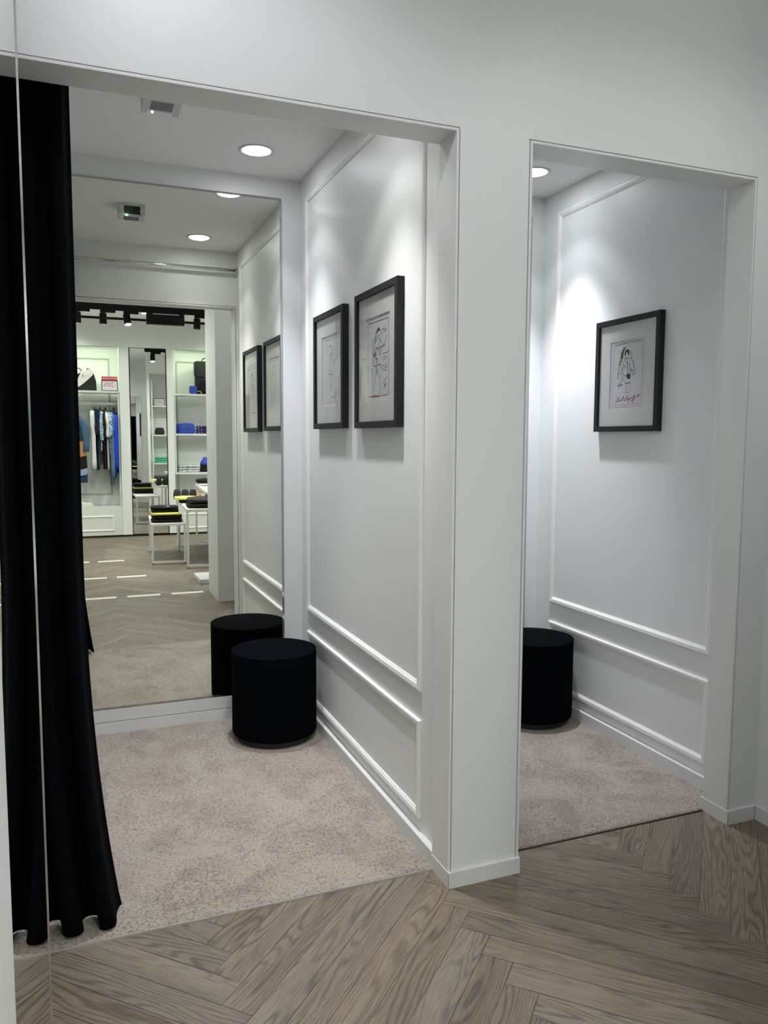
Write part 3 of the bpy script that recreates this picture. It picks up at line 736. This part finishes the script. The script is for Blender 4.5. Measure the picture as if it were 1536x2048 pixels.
def upright(x, y, z0, z1, label):
    tag(MB().box(x-.012, x+.012, y-.02, y+.02, z0, z1, .002).build('shelf_upright', 'whitemetal'), label, 'shelf upright')
upright(-.462, YF-.05, .472, 2.17, 'white upright post at the right of the clothes rail')
upright(.362, YF-.045, .972, 2.159, 'white upright post at the left of the bag shelves')
t = thing('clothes_rail', 'flat white rail carrying the hanging clothes in the far bay', 'rail', (-1.0, YF-.17, 2.02))
MB().box(-.545, .525, -.008, .008, -.020, .020, .003).build('rail_bar', 'whitemetal', t)
for x in (-.54, .50): MB().box(x, x+.02, -.18, .0, -.012, .012).build('bracket', 'whitemetal', t)

# big leaning shop mirror between the bays
t = thing('shop_mirror', 'tall narrow mirror between the two far shelf bays', 'mirror', (-.030, YF+.004, .032), math.radians(1.7))
MB().quad((-.258, 0, .006), (.258, 0, .006), (.258, 0, 2.818), (-.258, 0, 2.818)).build('mirror_glass', 'mirror2', t)
b = MB(); b.box(-.266, -.258, -.012, .002, 0, 2.824); b.box(.258, .266, -.012, .002, 0, 2.824); b.box(-.266, .266, -.012, .002, 2.818, 2.826); b.box(-.266, .266, -.012, .002, -.002, .006)
b.build('frame', 'black', t)
MB().box(-.258, .258, -.012, -.002, .006, 2.818).build('backing', 'black', t)

# tracks and spotlights
YT = -5.13
t = thing('lighting_track', 'black ceiling lighting track crossing the shop', 'light track', (-.3, YT, ZT))
MB().box(-2.6, 3.2, -.020, .020, -.080, 0, .002).build('track_rail', 'black', t)
for x in (-2.0, .2, 2.4): MB().box(x-.02, x+.02, -.022, .022, -.084, -.001).build('track_joiner', 'black', t)
tag(MB().box(-2.9, 2.9, -6.335, -6.305, ZT-.032, ZT, .002).build('ceiling_conduit', 'black'), 'slim black conduit bar near the far wall ceiling', 'conduit')
def head(x, tilt, lit, label):
    t = thing('track_spotlight', label, 'spotlight', (x, YT, ZT-.080), 0, None)
    MB().box(-.035, .155, -.018, .018, -.034, 0, .002).build('adapter', 'black', t)
    MB().tube([(0, 0, -.034), (0, 0, -.058)], .008, 10).build('stem', 'black', t, True)
    mx = Matrix.Rotation(tilt[0], 4, 'X') @ Matrix.Rotation(tilt[1], 4, 'Y')
    b = MB(); b.lathe([(.043, -.145), (.046, -.142), (.046, -.012), (.040, -.004), (.030, 0)], n=28)
    for v in b.bm.verts: v.co = mx @ v.co + Vector((0, 0, -.040))
    b.build('lamp_body', 'black', t, 'auto')
    b = MB(); b.lathe([(.040, -.1462), (.0005, -.1462)], n=28, cap=False)
    for v in b.bm.verts: v.co = mx @ v.co + Vector((0, 0, -.040))
    b.build('lamp_lens', 'lampshop' if lit else 'blackgloss', t)
    if lit:
        d = mx @ Vector((0, 0, -1)); p = mx @ Vector((0, 0, -.17)) + Vector((x, YT, ZT-.12))
        spot('spot_lamp', p, p+d, 60, 60, .5, SHOPC, .03, t)
    return t
head(-1.02, (0, 0), False, 'unlit black track spotlight beside the curtain edge, seen in the mirror')
head(-.705, (0, 0), False, 'unlit black track spotlight, second from the curtain in the mirror')
head(-.415, (.30, -.12), True, 'lit black track spotlight next to the large black box, seen in the mirror')
head(.505, (0, .04), False, 'unlit black track spotlight right of the large black box, seen in the mirror')
head(-2.0, (-.5, 0), True, 'unseen lit black track spotlight added for fill at the left end of the track')  # this head and the next two are extra, added to light the shop
head(1.5, (-.5, 0), True, 'unseen lit black track spotlight added for fill over the right side of the shop')
head(2.3, (.4, 0), True, 'unseen lit black track spotlight added for fill at the right end of the track')
t = thing('lighting_track', 'short black lighting track near the display wall, seen in the far mirror', 'light track', (1.3, -3.0, ZT))
MB().box(-1.28, 1.3, -.020, .020, -.080, 0, .002).build('track_rail', 'black', t)
h2 = head(.17, (-.25, 0), True, 'lit black track spotlight seen at the top of the narrow shop mirror'); h2.location.y = -3.0
t = thing('track_box', 'large black rectangular control box hanging from the lighting track', 'control box', (.085, YT, ZT-.081))
MB().box(-.245, .245, -.05, .05, -.150, 0, .003).build('box_body', 'black', t)
MB().box(-.165, .175, .0495, .0515, -.022, -.014).build('label_strip', 'whitemetal', t)  # thin pale strip along the near face of the box

# white floor markings
for y, xs in ((-1.785, (-1.09, -.688, -.28)), (-2.92, (-1.13, -.724, -1.54)), (-4.13, (-1.283, -.882, -1.69))):
    for x in xs:
        tag(MB().box(x, x+.303, y-.040, y+.040, .0002, .0012).build('floor_marking', 'tape'), 'white dashed queue marking stuck on the oak floor', 'floor marking', 'white dashed queue markings on the oak floor')
# low display plinth beside the display wall
tag(MB().box(.055, .60, -2.64, -2.20, .001, .048, .004).build('display_plinth', 'whitemetal'), 'low white slab plinth on the floor behind the display wall', 'plinth')

# ------------------------------------------------------------------ display tables
def table(x, y, rz, wd, ln, h, label):
    t = thing('display_table', label, 'table', (x, y, 0), rz, None)     # origin: front left corner, runs to -y
    q = .026
    MB().box(0, wd, -ln, 0, h-.028, h, .002).build('table_top', 'whitemetal', t)
    for i, (a, c) in enumerate(((0, 0), (wd-q, 0), (0, -ln+q), (wd-q, -ln+q))):
        leg = MB().box(a, a+q, c-q, c, .012, h-.028).build('leg', 'whitemetal', t)
        MB().box(a+.004, a+q-.004, c-q+.004, c-.004, 0, .012).build('foot_pad', 'black', leg)
    for c in (0, -ln+q): MB().box(q, wd-q, c-q, c, .012, .012+q).build('bottom_rail', 'whitemetal', t)
    return t
RT = math.radians(3.6)
table(-.292, -3.665, RT, .402, 1.11, .487, 'small low white metal display table with a pile of black and yellow clothes')
table(.066, -3.25, RT, .44, 1.95, .686, 'long white metal display table behind the low one, with black pouches')
table(.338, -3.195, RT, .62, 2.24, .857, 'tallest white metal display table beside the display wall')

# ------------------------------------------------------------------ folded clothes
def folded(name, x, y, z, wd, dp, h, mt, label, cat, rz=0.0, seed=0, group=None, logo=None, par=None):
    b = MB(); nx, ny, nz = 22, 18, 6
    g = bmesh.ops.create_cube(b.bm, size=2)
    bmesh.ops.subdivide_edges(b.bm, edges=b.bm.edges[:], cuts=9, use_grid_fill=True)
    for v in b.bm.verts:
        u, w_, s = v.co
        e = 5.0
        n_ = (abs(u)**e+abs(w_)**e)**(1/e) if (u or w_) else 0
        m_ = max(abs(u), abs(w_))
        if n_ > 0: u, w_ = u*m_/n_, w_*m_/n_
        edge = max(abs(u), abs(w_))
        rz_ = math.sqrt(max(0, 1-max(0, (edge-.80)/.20)**2)) if edge > .80 else 1
        nn = noise.noise(Vector((u*1.6+seed*7.3, w_*1.9, seed)))
        zz = (s*.5+.5)
        zz = .5+(zz-.5)*(.35+.65*rz_)
        sag = 1+min(0, .20*nn)-.10*(u*u)
        lay = .012*math.sin(zz*PI*4)*(1 if edge > .9 else 0)
        v.co = Vector((u*(wd/2)*(1+lay+.03*noise.noise(Vector((w_*2, zz, seed+3)))), w_*(dp/2)*(1+lay+.02*nn), h*zz*(sag if s > 0 else 1)))
    top = par or None
    if logo:
        t = thing(name, label, cat, (x, y, z), rz, group)
        b.build('folded_cloth', mt, t, True)
        lb = MB(); zt = h*1.02
        for px, py in ((0, 0), (.012, .006)):
            lb.box(logo[0]+px-.011, logo[0]+px+.011, dp/2*logo[1]+py-.016, dp/2*logo[1]+py+.020, zt*.88, zt+.003, .003)
        lb.build('printed_emblem', 'c_white', t)
        return t
    o = b.build(name, mt, None, True); o.location = (x, y, z); o.rotation_euler = (0, 0, rz)
    return tag(o, label, cat, group)
ct = 'folded clothes'
zt = .488
folded('folded_sweater', -.085, -3.93, zt, .365, .34, .046, 'c_black', 'black folded sweater at the bottom of the pile on the low table', ct, RT, 1)
folded('folded_sweater', -.082, -3.93, zt+.0465, .360, .34, .044, 'c_black', 'black folded sweater with small white emblem below the yellow one', ct, RT, 2, None, (.0, .72))
folded('folded_shirt', -.092, -3.92, zt+.091, .352, .36, .030, 'c_yellow', 'bright yellow folded shirt in the pile on the low table', ct, RT, 3)
folded('folded_sweater', -.10, -3.95, zt+.1215, .325, .33, .032, 'c_black', 'black folded sweater lying on the yellow shirt', ct, RT, 4)
folded('folded_sweater', -.105, -3.95, zt+.154, .330, .33, .038, 'c_black', 'black folded sweater with white emblem on top of the low pile', ct, RT, 5, None, (.03, .70))
zt = .687
folded('folded_hoodie', .325, -3.60, zt, .42, .52, .055, 'c_black', 'thick black folded hoodie at the bottom of the large pile on the long table', ct, RT, 6)
folded('folded_hoodie', .330, -3.61, zt+.0555, .40, .50, .055, 'c_grey', 'thick dark grey folded hoodie on top of the large pile on the long table', ct, RT, 7)
folded('folded_shirt', .215, -4.32, zt, .20, .30, .038, 'c_brown', 'dark printed folded shirt under the yellow one on the long table', ct, RT, 8)
folded('folded_shirt', .200, -4.32, zt+.0385, .27, .36, .034, 'c_yellow', 'yellow folded shirt draped on a dark one on the long table', ct, RT, 9)
zt = .858
folded('folded_shirt', .60, -5.05, zt, .30, .34, .034, 'c_white', 'white folded shirt on the tallest table', ct, RT, 10)
folded('folded_sweater', .60, -5.07, zt+.0345, .31, .34, .055, 'c_black', 'black folded sweater lying on the white shirt on the tallest table', ct, RT, 11)
folded('folded_shirt', .62, -4.45, zt, .18, .22, .05, 'c_black', 'small black folded top on the tallest table', ct, RT, 12)
zt = .9725
for k in range(3): folded('folded_shirt', .575+.004*k, YF-.19, zt+k*.0385, .34, .26, .038, 'c_patgrey', ('lowest', 'middle', 'topmost')[k]+' white and grey printed folded shirt in the pile on the bay shelf', ct, 0, 20+k)
zt = 1.5755
for k in range(3): folded('folded_shirt', .86, YF-.19, zt+k*.0415, .30, .26, .041, 'c_purple', ('lowest', 'middle', 'topmost')[k]+' black and purple printed folded shirt beside the blue pouches', ct, 0, 30+k)

# pouches in a row
def pouch(x, y, z, wd, dp, h, mt, label, cat='bag', rz=0.0, emblem=False, group=None):
    t = thing('zip_pouch', label, cat, (x, y, z), rz, group)
    b = MB(); rs = []
    for k in range(9):
        f = k/8; sx = wd/2*(1-.10*abs(2*f-1)**3-.10*f*f); sy = dp/2*(1-.55*f**2.2); zz = h*f
        rs.append([(sx*math.copysign(abs(math.cos(a))**.45, math.cos(a)), sy*math.copysign(abs(math.sin(a))**.45, math.sin(a)), zz-.10*h*f*abs(math.cos(a))**4) for a in [2*PI*i/28 for i in range(28)]])
    b.rings(rs).build('pouch_body', mt, t, True)
    MB().tube([(-wd*.40, 0, h*.93), (0, 0, h*1.01), (wd*.40, 0, h*.93)], .004, 6).build('zip', 'black', t, True)
    if emblem:
        b = MB(); b.lathe([(wd*.135, -.004), (wd*.135, 0), (wd*.115, .0015), (.0005, .0015)], n=24)
        for v in b.bm.verts: v.co = Vector((v.co.x, dp*.452+v.co.z, h*.46+v.co.y))
        b.build('round_emblem', 'c_gold', t, True)
    return t
for k, nm in enumerate(('left', 'middle', 'right')): pouch(.165+.105*k, -4.90, .687, .098, .11, .125, 'c_grey', nm+' one of three upright black pouches on the long table', rz=RT)
pouch(.515, YF-.20, 1.576, .27, .12, .155, 'c_blue', 'blue pouch partly hidden behind the front blue pouch', rz=.05)
pouch(.545, YF-.08, 1.576, .255, .11, .160, 'c_blue', 'royal blue pouch with a round dark emblem on the middle shelf', emblem=True)
# tan rounded shoes on the long table
def loft_shoe(name, x, y, z, rz, mt, sole, label, lc=True):
    t = thing(name, label, 'shoe', (x, y, z), rz)
    L_ = .27; rs = []
    for k in range(15):
        f = k/14; xx = -L_/2+L_*f
        wd = .040*math.sin(PI*min(1, (f*.94+.06)))**.45
        hh = .028+.062*max(0, 1-abs(f-.18)/.42)**.9+.012*math.sin(PI*f)
        if k in (0, 14): wd *= .55; hh *= .8
        rs.append([(xx, wd*math.cos(a), .026+max(-.004, hh*math.sin(a)*(1.0 if math.sin(a) > 0 else .1))) for a in [2*PI*i/18 for i in range(18)]])
    MB().rings(rs).build('shoe_upper', mt, t, True)
    rs = []
    for zz, s in ((0, .96), (.006, 1.0), (.024, 1.0), (.030, .95)):
        rs.append([(L_*.52*math.cos(a), .046*s*math.copysign(abs(math.sin(a))**.8, math.sin(a))*(1+.15*math.cos(a)), zz) for a in [2*PI*i/32 for i in range(32)]])
    MB().rings(rs).build('sole', sole, t, 'auto')
    if lc:
        b = MB()
        for k in range(4): b.tube([(-.005+.022*k, -.022, .083-.012*k), (-.005+.022*k, 0, .092-.013*k), (-.005+.022*k, .022, .083-.012*k)], .0025, 6)
        b.build('laces', 'c_black', t, True)
    return t
loft_shoe('sneaker', -.985, YF-.13, .4715, .35, 'c_cream', 'c_white', 'white sneaker with black laces standing on the ledge below the clothes')
loft_shoe('loafer', .388, -4.45, .687, PI/2+RT, 'c_tan', 'c_brown', 'left one of two tan shoes on the long table', False)
loft_shoe('loafer', .502, -4.44, .687, PI/2+RT, 'c_tan', 'c_brown', 'right one of two tan shoes on the long table', False)

# ------------------------------------------------------------------ bags and sign on the top shelves
def bx(px): return -.763+(px-193)*.0070
def bz(py): return 2.204-(py-779)*.0074
t = thing('flap_bag', 'black bag with a large white slanted flap on the shelf above the clothes', 'bag', (-.93, YF-.17, 2.204))
def shp(pl): return [(bx(a)+.93, bz(c)-2.204) for a, c in pl]
b = MB().prism(shp([(150, 779), (193, 779), (192.5, 760), (188, 744), (180, 738), (163, 742), (152, 748)]), 'y', -.07, .06)
bmesh.ops.bevel(b.bm, geom=b.bm.edges[:], offset=.008, segments=2, affect='EDGES'); b.build('bag_body', 'c_grey', t, 'auto')
b = MB().prism(shp([(150, 769), (163, 741), (172, 740), (180.3, 736.4), (187.7, 740.5), (186, 748), (175, 758), (163, 768), (154, 773.5), (150, 774.5)]), 'y', .062, .072)
bmesh.ops.bevel(b.bm, geom=b.bm.edges[:], offset=.002, segments=1, affect='EDGES'); b.build('flap', 'c_cream', t)
MB().tube([(bx(164)+.93, 0, bz(742)-2.204)]+[(bx(157+7*math.cos(a))+.93, -.01, bz(742-8*math.sin(a))-2.204) for a in [PI*k/10 for k in range(11)]], .007, 8).build('handle', 'c_black', t, True)
MB().tube([(bx(174)+.93, 0, bz(740)-2.204), (bx(176)+.93, 0, bz(733)-2.204), (bx(181)+.93, 0, bz(737)-2.204)], .008, 6).build('loop', 'c_black', t, True)
MB().tube([(bx(187)+.93, .03, bz(745)-2.204), (bx(191)+.93, .04, bz(757)-2.204), (bx(192)+.93, .04, bz(768)-2.204)], .007, 8).build('strap', 'c_cream', t, True)
b = MB()
for a, c, r_ in ((166, 748, .010), (165.5, 751, .007), (168, 750.5, .006)): b.box(bx(a)+.93-r_*.5, bx(a)+.93+r_*.5, .072, .074, bz(c)-2.204-r_, bz(c)-2.204+r_)
b.build('emblem', 'ink', t)

def text_mesh(body, size, mt, parent, loc, name, flip=False, ext=.0004):
    cu = bpy.data.curves.new(name, 'FONT'); cu.body = body; cu.size = size; cu.align_x = 'CENTER'; cu.align_y = 'CENTER'; cu.extrude = ext
    tmp = bpy.data.objects.new('tmp', cu); C.objects.link(tmp)
    bpy.context.view_layer.update()
    me = bpy.data.meshes.new_from_object(tmp.evaluated_get(bpy.context.evaluated_depsgraph_get()))
    bpy.data.objects.remove(tmp)
    me.materials.clear(); me.materials.append(M[mt])
    o = bpy.data.objects.new(name, me); C.objects.link(o); o.parent = parent; o.location = loc
    o.rotation_euler = (PI/2, 0, PI)       # faces +y, reads properly from the shop side
    return o
def sale_sign(x, y, z, full, label):
    t = thing('sale_sign', label, 'sign', (x, y, z))
    b = MB(); w_, h_ = .232, .158
    b.box(-w_/2, w_/2, -.006, .006, 0, .010); b.box(-w_/2, w_/2, -.006, .006, h_-.010, h_); b.box(-w_/2, -w_/2+.010, -.006, .006, .010, h_-.010); b.box(w_/2-.010, w_/2, -.006, .006, .010, h_-.010)
    b.build('sign_frame', 'black', t)
    MB().box(-w_/2+.010, w_/2-.010, -.003, .003, .010, h_-.010).build('sign_sheet', 'signwhite', t)
    if full:
        MB().box(-w_/2+.004, w_/2-.006, -.003, .004, h_, h_+.056).build('header_board', 'red', t)
        text_mesh('PROMOTIONS', .030, 'signwhite', t, (0, .0046, h_+.027), 'header_lettering')
        text_mesh('-20%', .088, 'pinkink', t, (0, .0036, h_*.58), 'discount_lettering')
        MB().box(-.088, -.080, .003, .0036, .022, .032).build('small_emblem', 'ink', t)
    else:
        text_mesh('-20%', .05, 'inkgrey', t, (0, .0036, h_*.5), 'discount_lettering')
    return t
sale_sign(-.580, YF-.045, 2.2035, True, 'framed sale sign reading -20% with a red header on the far shelf')

t = thing('backpack', 'tall black flap backpack standing on the top shelf of the bag bay', 'bag', (.865, YF-.19, 2.1905))
b = MB().box(-.165, .165, -.07, .07, 0, .33); bmesh.ops.bevel(b.bm, geom=b.bm.edges[:], offset=.02, segments=3, affect='EDGES'); b.build('pack_body', 'c_grey', t, 'auto')
b = MB().prism([(-.172, .285), (-.175, .50), (-.160, .515), (.160, .515), (.175, .50), (.172, .285), (.11, .262), (-.11, .262)], 'y', -.075, .088); bmesh.ops.bevel(b.bm, geom=b.bm.edges[:], offset=.010, segments=2, affect='EDGES'); b.build('top_flap', 'c_grey', t, 'auto')
MB().tube([(-.05, 0, .51)]+[(.055*-math.cos(a), 0, .515+.055*math.sin(a)) for a in [PI*k/10 for k in range(11)]], .008, 8).build('handle', 'c_black', t, True)
MB().prism([(.0+.022*math.cos(PI/2+k*PI/5)*(1 if k % 2 == 0 else .45), .245+.022*math.sin(PI/2+k*PI/5)*(1 if k % 2 == 0 else .45)) for k in range(10)], 'y', .07, .078).build('star_emblem', 'c_cream', t)
b = MB().box(-.11, .14, .07, .105, .03, .20); bmesh.ops.bevel(b.bm, geom=b.bm.edges[:], offset=.012, segments=2, affect='EDGES'); b.build('front_pocket', 'c_black', t, 'auto')
t = thing('small_case', 'small square blue case with a round emblem beside the black backpack', 'bag', (.648, YF-.07, 2.1905), -.1)
b = MB().box(-.055, .055, -.03, .03, .002, .125); bmesh.ops.bevel(b.bm, geom=b.bm.edges[:], offset=.012, segments=3, affect='EDGES'); b.build('case_body', 'c_blue', t, 'auto')
b = MB(); b.lathe([(.020, 0), (.020, .003), (.0005, .003)], n=20)
for v in b.bm.verts: v.co = Vector((v.co.x+.006, .029+v.co.z, .072+v.co.y))
b.build('round_emblem', 'c_gold', t)
MB().tube([(.05, .01, .05), (.10, .03, .045), (.13, .04, .02), (.115, .045, .006)], .004, 6).build('wrist_strap', 'c_white', t, True)
t = thing('drawstring_bag', 'bright blue and black bag beside the printed shirts', 'bag', (.83, YF-.15, .9725))
b = MB().box(-.085, .085, -.06, .06, 0, .12); bmesh.ops.bevel(b.bm, geom=b.bm.edges[:], offset=.012, segments=2, affect='EDGES'); b.build('bag_base', 'c_black', t, 'auto')
b = MB(); b.rings([[(.085*s*math.cos(a), .06*s*math.sin(a), zz) for a in [2*PI*i/20 for i in range(20)]] for zz, s in ((.10, .9), (.135, .95), (.17, .75), (.21, .42), (.235, .25))]); b.build('bag_top', 'c_blue', t, True)

# ------------------------------------------------------------------ hanging clothes
def hanger(x, y, z, rz, lab, mt='black', grp='black hangers on the clothes rail'):
    b = MB()
    b.tube([(0, .010*math.cos(a), .045+.010+.010*math.sin(a)) for a in [PI*1.15-PI*1.25*k/10 for k in range(11)]]+[(0, -.006, .03), (0, 0, 0)], .0018, 6)
    b.tube([(0, -.20, -.055), (0, -.12, -.022), (0, 0, 0), (0, .12, -.022), (0, .20, -.055)], [.004, .006, .006, .006, .004], 8)
    o = b.build('clothes_hanger', mt, None, True); o.location = (x, y, z); o.rotation_euler = (0, 0, rz)
    return tag(o, lab, 'hanger', grp)
hang0 = None
def garment(x, ztop, zbot, mt, label, thick=.032, sleeve=.0, smt=None, rz=0.0, flare=1.0, cat='clothing', name='hanging_shirt', front=.205):
    yc = YF-.17
    t = thing(name, label, cat, (x, yc, ztop), rz)
    b = MB(); rs = []; Hh = ztop-zbot; N = 16; seed = x*31
    for k in range(N+1):
        f = k/N; z = -Hh*f
        hd = .05+(.19-.05)*min(1, f*Hh/.07)**.6 if f*Hh < .07 else .19*(1+.12*(f)*flare)
        tx = (.010+(thick-.010)*min(1, f*Hh/.10))*(1+.35*f*flare)
        r = []
        for i in range(28):
            a = 2*PI*i/28
            rip = 1+.28*f*math.sin(3*a+seed+2*f)+.12*math.sin(7*a+seed*2)
            r.append((tx*rip*math.cos(a)+.012*f*math.sin(seed+2*f), hd*math.sin(a)*(1+.03*noise.noise(Vector((a, f*3, seed)))), z+.01*math.sin(3*a+seed)*f))
        rs.append(r)
    b.rings(rs).build('garment_body', mt, t, True)
    if sleeve:
        for sg in (1, -1):
            P = []; R_ = []
            for k in range(9):
                f = k/8; P.append((.006*math.sin(seed+3*f), sg*(front-.03+.045*min(1, f*3)+.02*f), -.045-sleeve*f)); R_.append(.024+thick*.45*(1-.25*f)+(.004*math.sin(9*f+seed)))
            b = MB().tube(P, R_, 12)
            b.build('sleeve', smt or mt, t, True)
    return t
grp_rail = None
GARM = [
 (-.835, 1.945, 1.00, 'c_white', 'long white shirt, first on the clothes rail', .045, .86, 'hanging_shirt'),
 (-.775, 1.935, 1.03, 'c_navy', 'navy short sleeved top next to the white shirt', .036, .34, 'hanging_shirt'),
 (-.748, 1.92, 1.08, 'c_denimmid', 'mid blue top hanging behind the navy one', .020, .0, 'hanging_shirt'),
 (-.710, 1.93, 1.30, 'c_patlt', 'pale blue printed top between the navy and black ones', .036, .42, 'hanging_shirt'),
 (-.672, 1.925, 1.04, 'c_brown', 'black short sleeved top in the middle of the rail', .034, .38, 'hanging_shirt'),
 (-.632, 1.92, 1.04, 'c_white', 'white jacket between black and blue printed tops', .034, .36, 'hanging_jacket'),
 (-.595, 1.92, 1.25, 'c_pat', 'blue and white printed shirt in the middle of the rail', .045, .34, 'hanging_shirt'),
 (-.562, 1.90, .80, 'c_denim', 'long washed denim garment hanging lowest on the rail', .042, .95, 'hanging_dress'),
 (-.538, 1.90, 1.2, 'c_patlt', 'pale blue printed shirt behind the royal blue one', .022, .0, 'hanging_shirt'),
 (-.512, 1.89, .92, 'c_royal', 'shiny royal blue long sleeved top near the rail end', .042, .80, 'hanging_shirt'),
 (-.487, 1.88, .98, 'c_navy', 'dark blue top, last on the clothes rail', .020, .0, 'hanging_shirt'),
]
for i, g in enumerate(GARM):
    garment(g[0], g[1], g[2], g[3], g[4], g[5]*.5, g[6], None, .0, 1.0, 'clothing', g[7])
    if hang0 is None: hang0 = hanger(g[0], YF-.17, g[1]+.008, 0, 'black hanger holding the '+g[4].split(',')[0])
    else:
        h = hang0.copy(); C.objects.link(h); h.location = (g[0], YF-.17, g[1]+.008); h['label'] = 'black hanger holding the '+' '.join(g[4].split(',')[0].split()[:9])
for x, lb in ((-.80, 'white shirt and the navy top'), (-.725, 'navy top and the pale printed top'), (-.645, 'black top and the white jacket'), (-.53, 'denim garment and the royal blue top')):
    h = hang0.copy(); C.objects.link(h); h.location = (x, YF-.17, 1.965); h['label'] = 'empty black hanger between the '+lb
# denim jacket facing the front on a straight arm
t = thing('denim_jacket', 'blue denim jacket with tan and black blocks hung facing out beside the curtain edge', 'clothing', (-1.15, YF+.05, 1.86))
def outline(pts, y0, y1, mt, nm, par, bev=.010):
    b = MB().prism(pts, 'y', y0, y1); bmesh.ops.triangulate(b.bm, faces=[f for f in b.bm.faces if len(f.verts) > 4])
    return b.build(nm, mt, par, False)
outline([(-.05, 0), (.05, 0), (.15, -.045), (.195, -.35), (.215, -.62), (.225, -1.02), (-.225, -1.04), (-.215, -.62), (-.195, -.35), (-.15, -.045)], -.05, .02, 'c_denimdk', 'jacket_body', t)
for sg in (1, -1): MB().tube([(sg*.115, -.005, -.055), (sg*.165, .005, -.12), (sg*.195, .012, -.20), (sg*.215, .02, -.32), (sg*.215, .03, -.45), (sg*.21, .035, -.56)], [.030, .052, .056, .052, .048, .044], 14).build('sleeve', 'c_denimmid', t, True)
outline([(-.17, -.46), (.20, -.40), (.215, -.62), (-.17, -.70)], .02, .045, 'c_tan', 'tan_panel', t)
outline([(-.17, -.70), (.215, -.62), (.222, -.80), (-.17, -.90)], .02, .050, 'c_black', 'black_panel', t)
outline([(-.17, -.90), (.222, -.80), (.215, -.90), (-.17, -.98)], .02, .045, 'c_lilac', 'lilac_panel', t)
MB().tube([(0, 0, .07), (.012, 0, .085), (.02, 0, .07), (.004, 0, .03), (0, 0, 0)], .002, 6).build('hanger_hook', 'black', t, True)
tag(MB().box(-1.158, -1.142, YF-.18, YF+.06, 1.935, 1.948).build('rail_arm', 'whitemetal'), 'short white display arm holding the denim jacket', 'rail')

# ------------------------------------------------------------------ rear bay of the display wall, seen in the far mirror
for k, z in enumerate((2.19, 1.575, .98)):
    tag(MB().box(.16, 1.10, -1.79, -1.425, z-.03, z, .002).build('shelf', 'whitemetal'), ('top', 'middle', 'lower')[k]+' white shelf in the rear bay of the display wall', 'shelf')
tag(MB().box(.165, .190, -1.825, -1.795, .46, 2.7, .002).build('shelf_upright', 'whitemetal'), 'white upright post of the rear bay in the display wall', 'shelf upright')
s_ = sale_sign(.33, -1.62, 2.1905, False, 'black framed sign reading -20% on the top shelf of the display wall'); s_.rotation_euler = (0, 0, PI)
for k in range(3): folded('folded_shirt', .36, -1.64, .981+k*.0425, .26, .24, .042, 'c_green', ('lowest', 'middle', 'topmost')[k]+' green folded shirt on the lower shelf of the display wall', ct, 0, 40+k)
pouch(.33, -1.62, 1.576, .20, .14, .15, 'c_grey', 'black pouch on the middle shelf of the display wall')
